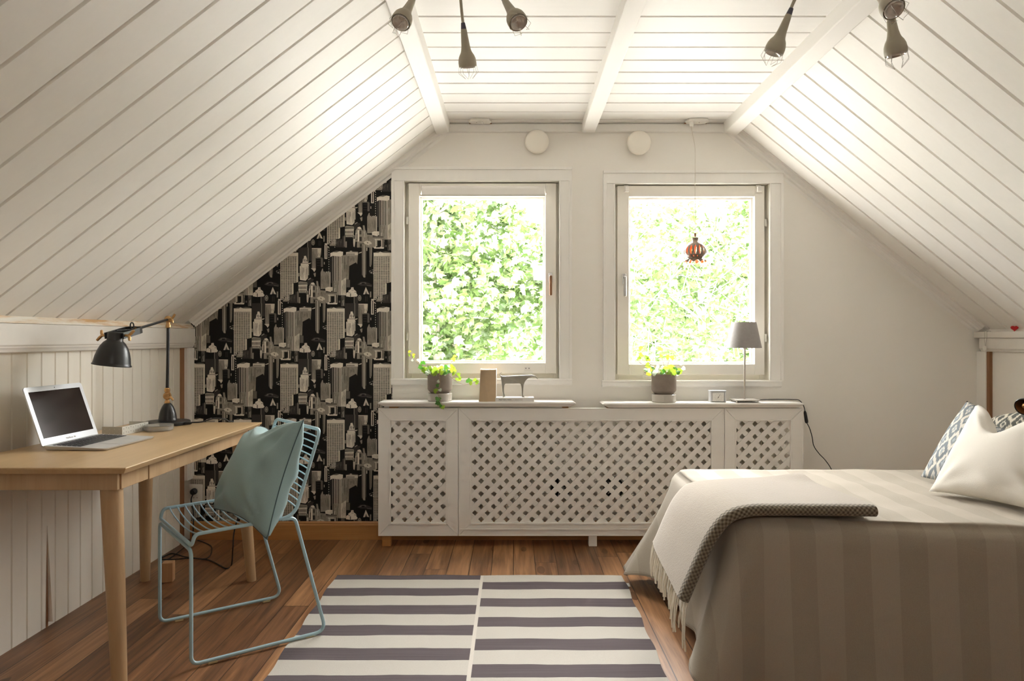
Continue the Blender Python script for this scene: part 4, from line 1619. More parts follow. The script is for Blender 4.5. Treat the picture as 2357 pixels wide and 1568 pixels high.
def bedspread():
    r = .07
    base = []      # (point, outward normal, arc position)
    def seg(p, q, n, m):
        for i in range(m):
            base.append((V(*p).lerp(V(*q), i / m), V(*n)))
    def arc(c, a0, a1, m):
        for i in range(m):
            a = math.radians(a0 + (a1 - a0) * i / m)
            base.append((V(c[0] + r * math.cos(a), c[1] + r * math.sin(a), 0), V(math.cos(a), math.sin(a), 0)))
    seg((BX1, BY0, 0), (BX0 + r, BY0, 0), (0, -1, 0), 90)
    arc((BX0 + r, BY0 + r), 270, 180, 16)
    seg((BX0, BY0 + r, 0), (BX0, BY1 - r, 0), (-1, 0, 0), 60)
    arc((BX0 + r, BY1 - r), 180, 90, 16)
    seg((BX0 + r, BY1, 0), (BX1, BY1, 0), (0, 1, 0), 90)
    base.append((V(BX1, BY1, 0), V(0, 1, 0)))
    def bulge(p):
        # the sleeper's side of the mattress swells a little towards the head
        k = min(1, max(0, (p.x - .85) / .95))
        return V(p.x, p.y - .12 * k * k * (3 - 2 * k) * (1 if p.y < (BY0 + BY1) / 2 else 0), p.z)
    base = [(bulge(p), q) for p, q in base]
    n = len(base)
    s = [0.]
    for i in range(1, n):
        s.append(s[-1] + (base[i][0] - base[i - 1][0]).length)
    s_near = s[90 + 8]
    s_far = s[90 + 16 + 60 + 8]
    ym = (BY0 + BY1) / 2
    hw = (BY1 - BY0) / 2
    def bumpz(x, y):
        return .004 * math.sin(x * 9 + 3 * y) * math.sin(y * 11 + 1) + .003 * math.sin(x * 23 + y * 5) + .0025 * math.sin(y * 31 - x * 4)
    rings = []
    for f in (1, .93, .85, .76, .66, .56, .46, .36, .27, .19, .12, .07):
        ring = []
        for p, nn in base:
            c = V(min(max(p.x, BX0 + hw), BX1), ym, 0)
            q = p.lerp(c, f)
            ring.append(V(q.x, q.y, BZ + bumpz(q.x, q.y) * min(1, f * 5)))
        rings.append(ring)
    e = .06
    for a in (20, 45, 70):
        a = math.radians(a)
        rings.append([p - nn * e * (1 - math.sin(a)) * 1.0 + V(0, 0, BZ - e * (1 - math.cos(a))) for p, nn in base])
    nq = 22
    for j in range(1, nq + 1):
        q = j / nq
        ring = []
        for i, (p, nn) in enumerate(base):
            st = s[i]
            dn, df = st - s_near, st - s_far
            gn, gf = math.exp(-(dn / .085) ** 2), math.exp(-(df / .10) ** 2)
            foot = 1 if s_near <= st <= s_far else 0
            wf = 1 / (1 + math.exp(-(dn) / .03)) * 1 / (1 + math.exp((df) / .03))
            zh = .02 + .085 * wf - .02 * gn - .03 * gf
            if df > 0:
                zh = .06
            flare = .035 * (1 - wf) + .072 * wf
            if df > 0:
                flare = .08
            fold = 0
            # hanging folds, deepest next to the corners
            near_w = math.exp(-(dn / .34) ** 2) if dn < 0 else 0
            fold += near_w * .036 * math.sin(dn * 27 + .9)
            fold += (0 if wf > .5 or df > 0 else .006 * math.sin(st * 9 + 1.0) + .004 * math.sin(st * 17))
            if wf > .5:
                fold += .009 * math.sin((st - s_near) * 24 + .6) + .004 * math.sin((st - s_near) * 51)
            if df > 0:
                fold += .02 * math.sin(df * 22 + .5) * math.exp(-(df / .5) ** 2)
            o = flare * q ** 1.15 + fold * q ** 1.3
            ex = V(-.078, -.055, 0) * gn * q ** 1.1 + V(-.150, .075, 0) * gf * q ** 1.1
            z = (BZ - e) * (1 - q) + zh * q
            z += -.012 * math.sin(q * PI) * 0
            ring.append(p + nn * o + ex + V(0, 0, z))
        rings.append(ring)
    mb = MB()
    vs = [p for ring in rings for p in ring]
    fs = []
    for a in range(len(rings) - 1):
        for i in range(n - 1):
            fs.append((a * n + i, a * n + i + 1, (a + 1) * n + i + 1, (a + 1) * n + i))
    mb.add(vs, fs)
    t = thing('bedspread', ((BX0 + BX1) / 2, ym, 0), 'beige linen bedspread with woven stripes hanging over the bed', 'bedspread')
    o = mb.build('cloth', M['bedspread'], t, smooth=180, weld=True)
    sd = o.modifiers.new('thickness', 'SOLIDIFY')
    sd.thickness = .003
    sd.offset = -1
    # stitched hem
    hem = MB()
    pts = [rings[-2][i] * .55 + rings[-1][i] * .45 for i in range(0, n)]
    nr = [base[i][1] for i in range(n)]
    hem.tube([p + q * .0015 for p, q in zip(pts, nr)], .0013, 5)
    hem.build('hem', M['bedspread'], t, smooth=60)


def throw():
    y0, y1 = 2.292, 2.82
    th = .036
    path = smooth_path([(1.165, .568), (1.00, .570), (.86, .570), (.755, .567), (.698, .545), (.655, .490), (.618, .415), (.592, .345), (.575, .292)], 6)
    path = [V(p[0], 0, p[1]) for p in [(q.x, q.y) for q in [V(a, b, 0) for a, b in [(p.x, p.y) for p in smooth_path([(x, z, 0) for x, z in
            [(1.165, .5655), (1.00, .566), (.86, .566), (.765, .5645), (.700, .546), (.652, .490), (.615, .415), (.587, .345), (.566, .288)]], 6)]]]]
    n = len(path)
    nor = []
    for i in range(n):
        d = (path[min(i + 1, n - 1)] - path[max(i - 1, 0)]).normalized()
        q = V(-d.z, 0, d.x)
        nor.append(q if q.z > 0 or q.x < 0 else -q)
    nor = [q if (q.z > 0 or q.x < -.1) else -q for q in nor]
    r = th / 2
    def P(i, y, h):
        k = i / (n - 1)
        sk = -.035 * (1 - k) ** 2 * ((y - y0) / (y1 - y0))
        p = path[i]
        wav = .006 * math.sin(i * .23 + y * 9) * ((y - y0) / (y1 - y0)) * (1 if k < .5 else .6)
        yy = y - .025 * k * 0 + .010 * math.sin(k * 7) * (0 if y > y0 + .1 else 1)
        tip = .050 * k ** 3 * (y - y0) / (y1 - y0) + .024 * math.exp(-((y - y1) / .08) ** 2) * math.exp(-(k / .08) ** 2)
        return V(p.x + sk, yy, p.z + tip + (wav if h > .5 * th else 0)) + nor[i] * h
    t = thing('throw_blanket', (.87, 2.65, 0), 'folded beige wool throw with fringe over the foot of the bed', 'blanket')
    # section: round fold on the near side, thin on the far side
    body = []
    m = 22
    for k in range(m + 1):
        y = y0 + r + (y1 - y0 - r) * k / m
        h = th * (1 - .45 * (k / m) ** 6)
        body.append((y, h))
    body += [(y1 + .004, th * .35), (y1, .002)]
    for k in range(6):
        body.append((y1 - (y1 - y0 - r) * (k + 1) / 6, .001))
    nb = len(body)
    mb = MB()
    vs, fs = [], []
    for i in range(n):
        for (y, h) in body:
            vs.append(P(i, y, h))
    for i in range(n - 1):
        for k in range(nb - 1):
            a = i * nb + k
            fs.append((a, a + 1, a + nb + 1, a + nb))
    fs.append(tuple(range(nb)))
    fs.append(tuple((n - 1) * nb + k for k in range(nb))[::-1])
    mb.add(vs, fs)
    mb.build('wool_cloth', M['throw'], t, smooth=60)
    mb = MB()
    na = 12
    arc = [(y0 + r - r * 1.1 * math.sin(PI * k / na), r + r * math.cos(PI * k / na)) for k in range(na + 1)]
    arc = [(y0 + r + .012, th * 1.0)] + arc + [(y0 + r + .01, .001)]
    na = len(arc)
    vs, fs = [], []
    ln = [0.]
    for i in range(1, n):
        ln.append(ln[-1] + (path[i] - path[i - 1]).length)
    ac = [0.]
    for k in range(1, na):
        ac.append(ac[-1] + math.hypot(arc[k][0] - arc[k - 1][0], arc[k][1] - arc[k - 1][1]))
    for i in range(n):
        for k, (y, h) in enumerate(arc):
            mb.uv[len(vs)] = (ln[i], ac[k])
            vs.append(P(i, y, h + (.0006 if k == 0 else 0)))
    for i in range(n - 1):
        for k in range(na - 1):
            a = i * na + k
            fs.append((a, a + 1, a + na + 1, a + na))
    fs.append(tuple(range(na)))
    fs.append(tuple((n - 1) * na + k for k in range(na))[::-1])
    mb.add(vs, fs)
    mb.build('folded_edge', M['throwedge_shaded'], t, smooth=60)
    # fringe
    rnd = random.Random(8)
    mb = MB()
    cnt = 50
    for k in range(cnt):
        y = y0 + .01 + (y1 - y0 - .02) * k / (cnt - 1) + rnd.uniform(-.003, .003)
        L = rnd.uniform(.085, .125) * (1 + .25 * math.exp(-((y - y0) / .12) ** 2))
        p = P(n - 1, y, rnd.uniform(.006, th - .008))
        sx, sy = rnd.uniform(-.012, .006), rnd.uniform(-.018, .018)
        pts = [p + V(.004, 0, .006), p + V(-.006, sy * .2, -L * .3), p + V(-.010 + sx * .5, sy * .6, -L * .65), p + V(-.008 + sx, sy, -L)]
        pts = smooth_path(pts, 3)
        mb.tube(pts, [.0026 + .0006 * math.sin(i * 1.7 + k) for i in range(len(pts))], 6)
    mb.build('fringe', M['fringe'], t, smooth=60)


def bed_cushions():
    pillow('cushion', (1.845, 2.86, .880), (1.90, 2.42, .868), (1.735, 2.31, .568), (1.567, 2.705, .563), .15, M['linenwhite'],
           'off white linen cushion at the front of the bed pillows', 'cushion', pinch=.075, wr=.007, seed=2, sag=.33, power=.5, notch=.42)
    pillow('cushion', (1.945, 3.075, .872), (2.02, 2.74, .735), (1.83, 2.58, .575), (1.690, 2.975, .566), .12, M['ikatblue'],
           'blue and cream patterned cushion directly behind the white linen cushion', 'cushion', pinch=-.03, wr=.005, seed=3, sag=.12, power=.5)
    pillow('cushion', (2.135, 3.20, .785), (2.15, 2.83, .905), (2.04, 2.76, .60), (2.02, 3.12, .590), .13, M['ikatdark'],
           'dark green and cream patterned cushion furthest back at the right edge', 'cushion', pinch=.06, wr=.004, seed=4, sag=.05, power=.5)


def right_ledge():
    p = at(2336, 755, 4.03)
    q = on_z(2336, 757.5, 1.176) if False else V(XR + .02, 3.83, 1.176)
    c = V((2336 - CX) / F * 3.78, 3.78, 1.176)
    t = thing('heart_ornament', c, 'small red heart ornament on the ledge under the right slope', 'ornament')
    mb = MB()
    pts = []
    for i in range(28):
        a = 2 * PI * i / 28
        x = 16 * math.sin(a) ** 3
        z = 13 * math.cos(a) - 5 * math.cos(2 * a) - 2 * math.cos(3 * a) - math.cos(4 * a)
        pts.append(c + V(x * .00105, -x * .0003, .0175 + z * .00102))
    mb.prism(pts, (.002, .009, 0))
    mb.build('heart', M['red'], t, bevel=.0025)
    # cord loop with a pale disc over the ledge end
    c = V(XR - .0115, 3.96, 1.176)
    t = thing('hanging_trinket', c, 'pale disc on a thin cord over the end of the right ledge', 'ornament')
    mb = MB()
    mb.tube(smooth_path([c + V(.02, .01, .0015), c + V(-.0005, .008, .002), c + V(-.0015, .007, -.03), c + V(-.0015, .002, -.078), c + V(-.0015, -.012, -.03), c + V(-.0005, -.014, .002), c + V(.02, -.014, .0015)], 6), .0009, 6)
    mb.build('cord', M['wire'], t)
    mb = MB()
    mb.lathe([(.001, -.003), (.014, -.003), (.016, 0), (.014, .003), (.001, .003)], c + V(-.004, .002, -.092), (1, 0, 0), 24)
    mb.build('disc', M['whiteplastic'], t, smooth=40)
    # reading lamp on a wall arm, head just inside the picture
    hd = V((2356 - CX) / F * 2.86, 2.86, EYE - (937 - CY) / F * 2.86)
    wp = V(XR + .035, 2.95, 1.0)
    t = thing('reading_lamp', wp, 'black reading lamp with an amber inside above the dark cushion', 'lamp')
    mb = MB()
    mb.lathe([(.001, .012), (.04, .012), (.045, .008), (.045, 0), (.001, 0)], wp, (-1, 0, 0), 28)
    mb.build('wall_plate', M['black'], t, smooth=40)
    ax = V(-.80, -.45, -.25).normalized()
    mb = MB()
    mb.tube(smooth_path([wp + V(-.01, 0, 0), wp + V(-.18, .0, .06), hd - ax * .075 + V(.05, 0, .03), hd - ax * .055], 8), .006, 10)
    mb.build('arm', M['black'], t, smooth=60)
    mb = MB()
    mb.lathe([(.001, -.068), (.012, -.066), (.017, -.055), (.026, -.036), (.033, -.014), (.0345, 0), (.033, .0015), (.0315, 0), (.029, -.014), (.020, -.038)], hd, ax, 32)
    mb.build('lamp_head', M['black'], t, smooth=40)
    mb = MB()
    mb.lathe([(.0195, -.036), (.0285, -.014), (.0308, -.0025)], hd, ax, 28)
    mb.lathe([(.001, -.006), (.010, -.008), (.014, -.018), (.010, -.036)], hd, ax, 20)
    mb.build('reflector', M['brass'], t, smooth=60)


# ------------------------------------------------------------------ lattice cover under the windows
YC = 3.92


def cover():
    t = thing('radiator_cover', (.42, YC, 0), 'white lattice radiator cover with three framed panels under the windows', 'radiator cover')
    def X(px): return (px - CX) / F * YC
    def Z(py): return EYE - (py - CY) / F * YC
    zt, zb = Z(940), Z(1234)
    dp = .024
    for (l, r, ol, orr) in ((870.5, 1054.5, 899, 1026), (1055.5, 1667, 1084, 1637), (1668, 1849.5, 1695, 1820)):
        x0, x1 = X(l), X(r)
        i0, i1, j1, j0 = X(ol), X(orr), Z(969), Z(1204)
        mb = MB()
        y0, y1 = YC, YC + dp
        # four mitred boards
        A = [(x0, zb), (x1, zb), (x1, zt), (x0, zt)]
        B = [(i0, j0), (i1, j0), (i1, j1), (i0, j1)]
        e = .0006
        for k in range(4):
            k2 = (k + 1) % 4
            q = [A[k], A[k2], B[k2], B[k]]
            cx = sum(a for a, _ in q) / 4
            cz = sum(b for _, b in q) / 4
            def sh(a, b):
                dx, dz = A[k2][0] - A[k][0], A[k2][1] - A[k][1]
                ll = math.hypot(dx, dz)
                dx, dz = dx / ll, dz / ll
                s = (a - cx) * dx + (b - cz) * dz
                return (a - dx * e * (1 if s > 0 else -1), b - dz * e * (1 if s > 0 else -1))
            q = [sh(a, b) for a, b in q]
            mb.prism([(a, y0, b) for a, b in q], (0, dp, 0))
        # stepped inner bead
        b = .008
        for (a0, a1, b0, b1) in ((i0 - b, i0, j0 - b, j1 + b), (i1, i1 + b, j0 - b, j1 + b), (i0, i1, j1, j1 + b), (i0, i1, j0 - b, j0)):
            mb.box(a0, a1, y0 - .003, y0, b0, b1)
        # raised outer rim
        rim = .006
        for (a0, a1, b0, b1) in ((x0, x0 + rim, zb, zt), (x1 - rim, x1, zb, zt), (x0 + rim, x1 - rim, zt - rim, zt), (x0 + rim, x1 - rim, zb, zb + rim)):
            mb.box(a0, a1, y0 - .002, y0, b0, b1)
        if l > 1000 and r < 1700:
            mb.box(x0 + .006, x1 - .006, y0 - .005, y0 - .002, zb + .034, zb + .040)
        fr = mb.build('panel_frame', M['cover'], t, bevel=.0012)
        # two layers of strips
        mb = MB()
        pitch, sw = .0494, .0262
        reg = [(i0 - .004, j0 - .004), (i1 + .004, j0 - .004), (i1 + .004, j1 + .004), (i0 - .004, j1 + .004)]
        for layer, sg in ((0, 1), (1, -1)):
            dx, dz = math.sqrt(.5), math.sqrt(.5) * sg
            nx, nz = -dz, dx
            ya = YC + .009 + layer * .0042
            # phase from the photograph: a strip edge pattern shared by the panels
            ax0, az0 = X(1085 + 7.3), Z(969 + 7.5)
            for k in range(-70, 71):
                o = (k + .5) * pitch
                cx, cz = ax0 + nx * o, az0 + nz * o
                L = 3.2
                q = []
                for s_, w_ in ((-L, -sw / 2), (L, -sw / 2), (L, sw / 2), (-L, sw / 2)):
                    q.append((cx + dx * s_ + nx * w_, cz + dz * s_ + nz * w_))
                ar = sum(q[i][0] * q[(i + 1) % 4][1] - q[(i + 1) % 4][0] * q[i][1] for i in range(4))
                if ar < 0:
                    q = q[::-1]
                q = clip(q, reg)
                if len(q) >= 3:
                    mb.prism([(a, ya, c) for a, c in q], (0, .004, 0))
        mb.build('lattice', M['cover'], fr)
    # frame behind and feet
    mb = MB()
    for px in (884, 1840):
        mb.box(X(px) - .018, X(px) + .018, YC + dp + .001, W - .02, zt - .035, zt - .003)
    mb.box(X(872), X(1848), YC + dp + .001, YC + dp + .026, zt - .045, zt - .004)
    mb.box(X(872), X(1848), YC + dp + .001, YC + dp + .026, zb + .004, zb + .04)
    for px in (1055, 1667):
        mb.box(X(px) - .02, X(px) + .02, YC + dp + .001, YC + dp + .024, zb + .04, zt - .045)
    mb.build('rail', M['cover'], t)
    for px, w, mat in ((889, .024, 'pine'), (1365, .0225, 'cover'), (1835, .024, 'pine')):
        mb = MB()
        mb.box(X(px) - w, X(px) + w, YC + .006, YC + .045, 0, zb - .001)
        mb.build('foot', M[mat], t, bevel=.002)
    for px, w in ((905, 10), (1302, 7), (1405, 8), (1802, 17), (1830, 6)):
        mb = MB()
        mb.box(X(px - w), X(px + w), YC + .012, W - .03, zt + .0005, .7665 if px < 1350 else .7595)
        mb.build('support_block', M['pine'], t)


def shelves():
    for (l, r, ty, zt, lab) in ((868, 1326, 0, .7945, 'white shelf board below the left window'), (1387, 1853, 0, .7885, 'white shelf board below the right window')):
        y0, y1 = 3.894, 4.043
        x0, x1 = (l - CX) / F * y0, (r - CX) / F * y0
        mb = MB()
        a, b, c = .010, .036, .018
        zm, zb = zt - .008, zt - .0275
        top = [(x0 + .012, y0 + .004, zt), (x1 - .012, y0 + .004, zt), (x1 - .012, y1, zt), (x0 + .012, y1, zt)]
        mid = [(x0, y0, zm), (x1, y0, zm), (x1, y1, zm), (x0, y1, zm)]
        bot = [(x0 + b, y0 + c, zb), (x1 - b, y0 + c, zb), (x1 - b, y1, zb), (x0 + b, y1, zb)]
        f = [(0, 1, 2, 3), (11, 10, 9, 8)]
        for i in range(4):
            j = (i + 1) % 4
            f += [(i, j, 4 + j, 4 + i), (4 + i, 4 + j, 8 + j, 8 + i)]
        mb.add(top + mid + bot, f)
        tag(mb.build('shelf_board', M['cover'], bevel=.0015), lab, 'shelf')


def radiators():
    def X(px): return (px - CX) / F * 4.0
    def Z(py): return EYE - (py - CY) / F * 4.0
    for (l, r, top, bot, lab) in ((978, 1236, 950, 1112, 'cream panel radiator behind the left part of the lattice'), (1512, 1792, 950, 1120, 'cream panel radiator behind the right part of the lattice')):
        x0, x1, z1, z0 = X(l), X(r), Z(top), Z(bot)
        t = thing('radiator', ((x0 + x1) / 2, 4.0, z0), lab, 'radiator')
        mb = MB()
        n = max(4, round((x1 - x0) / .05))
        w = (x1 - x0) / n
        prof = []
        for i in range(n):
            xa = x0 + i * w
            prof += [(xa + .003, 4.000), (xa + .010, 3.988), (xa + w - .010, 3.988), (xa + w - .003, 4.000)]
        poly = [(a, b, z0 + .0) for a, b in prof] + [(x1, 4.036, z0), (x0, 4.036, z0)]
        mb.prism(poly, (0, 0, z1 - z0))
        mb.build('panel', M['radiator'], t, bevel=.002)
        mb = MB()
        mb.box(x0 - .004, x1 + .004, 3.985, 4.04, z1, z1 + .012)
        mb.build('top_grille', M['radiator'], t, bevel=.002)
        for bx in (x0 + (x1 - x0) * .2, x0 + (x1 - x0) * .8):
            mb = MB()
            mb.box(bx - .015, bx + .015, 4.030, W - .001, z0 + .05, z0 + .2)
            mb.build('wall_bracket', M['radiator'], t)
    for px, lab in ((1291, 'black spoked round vent low behind the lattice, the left one'), (1415, 'black spoked round vent low behind the lattice, the right one')):  # spoked wheels behind the lattice, built as discs fixed to the wall
        c = V((px - CX) / F * 4.02, W - .001, EYE - (1126 - CY) / F * 4.02)
        t = thing('spoked_wheel', c, lab, 'wheel')
        mb = MB()
        mb.lathe([(.001, .012), (.036, .012), (.040, .018), (.050, .030), (.056, .026), (.058, 0), (.001, 0)], c, (0, -1, 0), 36)
        mb.build('rim', M['black'], t, smooth=40)
        mb = MB()
        for k in range(6):
            a = PI * k / 6 + .2
            d = V(math.cos(a), 0, math.sin(a))
            mb.obox(c - V(0, .026, 0), d * .046, V(0, .002, 0), V(-d.z, 0, d.x) * .003)
        mb.lathe([(.001, .034), (.010, .033), (.012, .024), (.001, .024)], c, (0, -1, 0), 20)
        mb.build('spokes', M['steel'], t)


# ------------------------------------------------------------------ things on the shelves
SZ1, SZ2 = .7949, .7889


def ivy_leaf(mb, c, d, n, s, mi, rnd):
    """five-lobed ivy leaf: stalk end at c, pointing along d, facing n"""
    d = d.normalized()
    sd = d.cross(n)
    sd = sd.normalized() if sd.length > 1e-4 else d.orthogonal().normalized()
    n = sd.cross(d).normalized()
    half = [(0, 0), (.36, -.14), (.72, .06), (.60, .34), (.56, .62), (.30, .70), (0, 1.0)]
    curl = rnd.uniform(-.25, .25)
    ctr = []
    pts = []
    for x, y in half:
        pts.append((x, y))
    ring = pts + [(-x, y) for x, y in half[-2:0:-1]]
    vs = [c + d * (.38 * s) + n * (.05 * s)]
    for x, y in ring:
        vs.append(c + sd * (x * s) + d * (y * s) + n * (s * (-.16 * abs(x) + curl * y * y * .6)))
    m = len(ring)
    mb.add(vs, [(0, i + 1, (i + 1) % m + 1) for i in range(m)], mi)


def plant(name_label, base, zt, seed, r, h, vines, sprigs, mats):
    rnd = random.Random(seed)
    c = V(base[0], base[1], zt)
    t = thing('ivy_plant', c, name_label, 'potted plant')
    rs = r * .995
    mb = MB()
    mb.lathe([(.001, 0), (rs - .004, 0), (rs, .004), (rs, .041), (rs - .003, .0435), (rs - .007, .042), (rs - .008, .010), (.001, .009)], c, seg=48)
    mb.build('saucer', M['glazed'], t, smooth=35)
    z0 = .0095
    zr_ = z0 + .036
    mb = MB()
    rb = r * .72
    mb.lathe([(.001, z0), (rb, z0), (rb + .002, z0 + .004), (rb + .002, zr_), (r * .90, zr_ + .010), (r * .985, zr_ + .018), (r, zr_ + .022), (r * 1.004, zr_ + h - .006), (r * .995, zr_ + h), (r * .93, zr_ + h), (r * .92, zr_ + h - .02), (.001, zr_ + h - .021)], c, seg=56)
    pot = mb.build('pot', M['ceramicgrey'], t, smooth=35)
    zp = zt + zr_ + h
    mb = MB()
    mb.lathe([(.001, 0.004), (r * .5, .003), (r * .915, 0)], V(c.x, c.y, zp - .0185), seg=28)
    mb.build('soil', M['soil'], t, smooth=60)
    ms = [M[x] for x in mats]
    st, lf = MB(), MB()
    def leafat(p, d, s, mi=None):
        n = V(rnd.uniform(-.4, .4), -1.0 + rnd.uniform(-.3, .5), rnd.uniform(.1, .9))
        ivy_leaf(lf, p, d, n, s, rnd.choices(range(len(ms)), weights=[4, 5, 3, 1][:len(ms)])[0] if mi is None else mi, rnd)
    # the tuft
    for k in range(sprigs):
        a = rnd.uniform(0, 2 * PI)
        rr = r * math.sqrt(rnd.random()) * .85
        p = V(c.x + rr * math.cos(a), c.y + rr * math.sin(a), zp - .015)
        q = p + V(math.cos(a) * rnd.uniform(.0, .035), math.sin(a) * rnd.uniform(-.01, .03), rnd.uniform(.012, .050))
        st.tube(smooth_path([p, (p + q) / 2 + V(0, 0, .006), q], 3), .0009, 5)
        leafat(q, V(math.cos(a) + rnd.uniform(-.5, .5), math.sin(a) * .6, rnd.uniform(-.7, .8)), rnd.uniform(.019, .032))
    # the vines: control points given as photograph pixels at a depth
    for pts, leaves in vines:
        w = smooth_path([at(px, py, y) for px, py, y in pts], 8)
        st.tube(w, [.0014 - .0006 * i / len(w) for i in range(len(w))], 6)
        for u, ang, s, mi in leaves:
            p = w[min(len(w) - 1, int(u * (len(w) - 1)))]
            d = V(math.cos(math.radians(ang)), rnd.uniform(-.2, .2), math.sin(math.radians(ang)))
            e = p + d * s * .35
            st.tube([p, e], .0007, 5)
            leafat(e, d, s, mi)
    st.build('stems', M['vine'], t, smooth=60)
    lf.build('leaves', ms, t, smooth=60)


def shelf_things():
    mats = ['leafdark', 'leaflime', 'leafpale', 'leafyellow']
    b = on_z(1012.5, 921, SZ1)
    yb = 3.962
    c = V((1012.5 - CX) / F * yb, yb)
    plant('trailing ivy in a brown grey clay pot on the left shelf', (c.x, c.y), SZ1, 21, .0675, .108,
          [([(1013, 842, 3.93), (1011, 858, 3.885), (1013, 876, 3.880), (1012, 890, 3.880), (1008, 905, 3.880), (1014, 922, 3.880), (1017, 932, 3.878)],
            [(.12, -140, .024, 1), (.2, 20, .022, 1), (.35, 200, .016, 2), (.48, 170, .018, 0), (.55, -60, .016, 2), (.66, 150, .022, 1), (.74, -100, .024, 0), (.84, 215, .028, 0), (1, -70, .020, 1), (.95, -120, .018, 0)]),
           ([(1022, 844, 3.95), (1032, 862, 3.93), (1045, 874, 3.92), (1062, 884, 3.92), (1080, 884, 3.92), (1096, 880, 3.92)],
            [(.95, 85, .020, 1), (.93, 20, .022, 1), (.80, 95, .026, 0), (.78, 30, .020, 1), (.45, 60, .016, 1)]),
           ([(1024, 842, 3.95), (1040, 850, 3.92), (1048, 862, 3.91), (1056, 870, 3.91)],
            [(.55, 80, .018, 1), (.75, 30, .020, 1), (.9, -20, .018, 1), (1, -70, .016, 1)]),
           ([(1000, 845, 3.97), (975, 842, 3.96), (962, 837, 3.97), (950, 824, 3.98), (944, 813, 3.99)],
            [(.30, 80, .022, 0), (.26, 200, .026, 0), (.22, 250, .022, 1), (.9, 170, .014, 1), (1, 110, .014, 3), (.7, -160, .014, 2), (.8, 20, .012, 1)]),
           ([(1000, 843, 3.98), (972, 838, 3.99), (957, 830, 3.99), (954, 820, 3.99)], [(1, 120, .014, 3), (.6, 60, .014, 2)]),
           ([(1020, 840, 3.98), (1036, 836, 4.0), (1044, 828, 4.01), (1052, 820, 4.01)], [(.5, 60, .020, 1), (.8, 100, .016, 1), (1, 60, .014, 2)])],
          84, mats)
    c2x = (1528 - CX) / F * yb
    plant('small variegated ivy in a brown grey clay pot on the right shelf', (c2x, yb), SZ2, 33, .0675, .108,
          [([(1520, 848, 3.95), (1500, 840, 3.94), (1490, 832, 3.94), (1482, 820, 3.95), (1480, 805, 3.96)],
            [(1, 150, .022, 3), (.85, 210, .020, 3), (.7, 10, .020, 1), (.45, 90, .022, 1), (.3, 200, .026, 1)]),
           ([(1515, 848, 3.94), (1490, 842, 3.93), (1474, 836, 3.93), (1472, 830, 3.93)], [(1, 100, .020, 1), (.6, 60, .014, 2)]),
           ([(1530, 846, 3.96), (1524, 826, 3.97), (1519, 810, 3.98)], [(1, 80, .022, 3), (.6, 110, .016, 3)]),
           ([(1534, 846, 3.95), (1540, 832, 3.95), (1543, 824, 3.95)], [(1, 160, .024, 1), (.8, 40, .022, 3)]),
           ([(1540, 846, 3.96), (1556, 840, 3.95), (1568, 844, 3.95)], [(.7, 60, .024, 2), (1, -40, .022, 2), (.4, 90, .022, 2)])],
          58, ['leafdark', 'leaflime', 'leafpale', 'leafyellow'])

    # thick book standing with its page edges to the room
    y0, y1 = 3.905, 4.015
    x0, x1 = at(1106, 0, y0).x, at(1141, 0, y0).x
    zt = at(0, 851, y0).z
    t = thing('book', ((x0 + x1) / 2, 3.96, SZ1), 'upright thick book with tan page edges facing the room', 'book')
    mb = MB()
    rnd = random.Random(5)
    n = 34
    lean = -.0055
    cuts = [i / n for i in range(n + 1)]
    for i in range(n):
        a, b = x0 + (x1 - x0) * cuts[i], x0 + (x1 - x0) * cuts[i + 1]
        dy = .0014 if i in (2, 3, 5, 9) else (.0004 if i % 7 == 3 else 0)
        dz = rnd.uniform(-.0012, 0)
        dl = lean * (1 - i / n) * 1.3
        mb.prism([(a + dl, y0 + dy, SZ1), (b + dl, y0 + dy, SZ1), (b + lean * .2 * (1 - i / n) + .0012, y0 + dy, zt + dz), (a + lean * .0 + .0012, y0 + dy, zt + dz)], (0, y1 - y0 - dy, 0))
    mb.build('page_block', M['paper'], t)
    for x, dl in ((x0 - .0022, lean * 1.3), (x1 + .0004, 0)):
        mb = MB()
        mb.prism([(x + dl, y0 - .001, SZ1), (x + .0018 + dl, y0 - .001, SZ1), (x + .003, y0 - .001, zt + .002), (x + .0012, y0 - .001, zt + .002)], (0, y1 - y0, 0))
        mb.build('cover', M['paperwhite'], t)
    # flat white book with a lettered spine
    y0, y1 = 3.900, 3.998
    x0, x1 = at(1139.5, 0, y0).x + .0015, at(1229, 0, y0).x
    z1 = SZ1 + .0215
    t = thing('book', ((x0 + x1) / 2, 3.95, SZ1), 'white book lying flat under the metal dog figure', 'book')
    mb = MB()
    mb.box(x0, x1, y0, y1, SZ1, SZ1 + .0016)
    mb.box(x0, x1, y0, y1, z1 - .0016, z1)
    mb.box(x0, x1, y0, y0 + .0016, SZ1 + .0016, z1 - .0016)
    cv = mb.build('cover', M['paperwhite'], t)
    mb = MB()
    mb.box(x0 + .003, x1 - .003, y0 + .002, y1 - .003, SZ1 + .0018, z1 - .0018)
    mb.build('page_block', M['paper'], t)
    text('lettering', 'PRESTERA MERA', V(x0 + .018, y0 - .0003, SZ1 + .0072), (1, 0, 0), (0, 0, 1), .0098, M['ink'], cv)
    text('lettering', 'LIN BERGLUND', V(x0 + .092, y0 - .0003, SZ1 + .0074), (1, 0, 0), (0, 0, 1), .0082, M['inkgrey'], cv)
    mb = MB()
    mb.box(x0 + .140, x0 + .182, y0 + .030, y0 + .080, z1, z1 + .0003)
    mb.build('cover_print', M['inkgrey'], cv)

    # pewter dog figure on the book
    yf = 3.945
    k = F / yf
    def D(px, py):          # crop pixels of the close-up -> photograph -> point
        return at(1095 + px / 14.73, 835 + py / 14.73, yf)
    dz = (z1 - D(940, 1150).z)
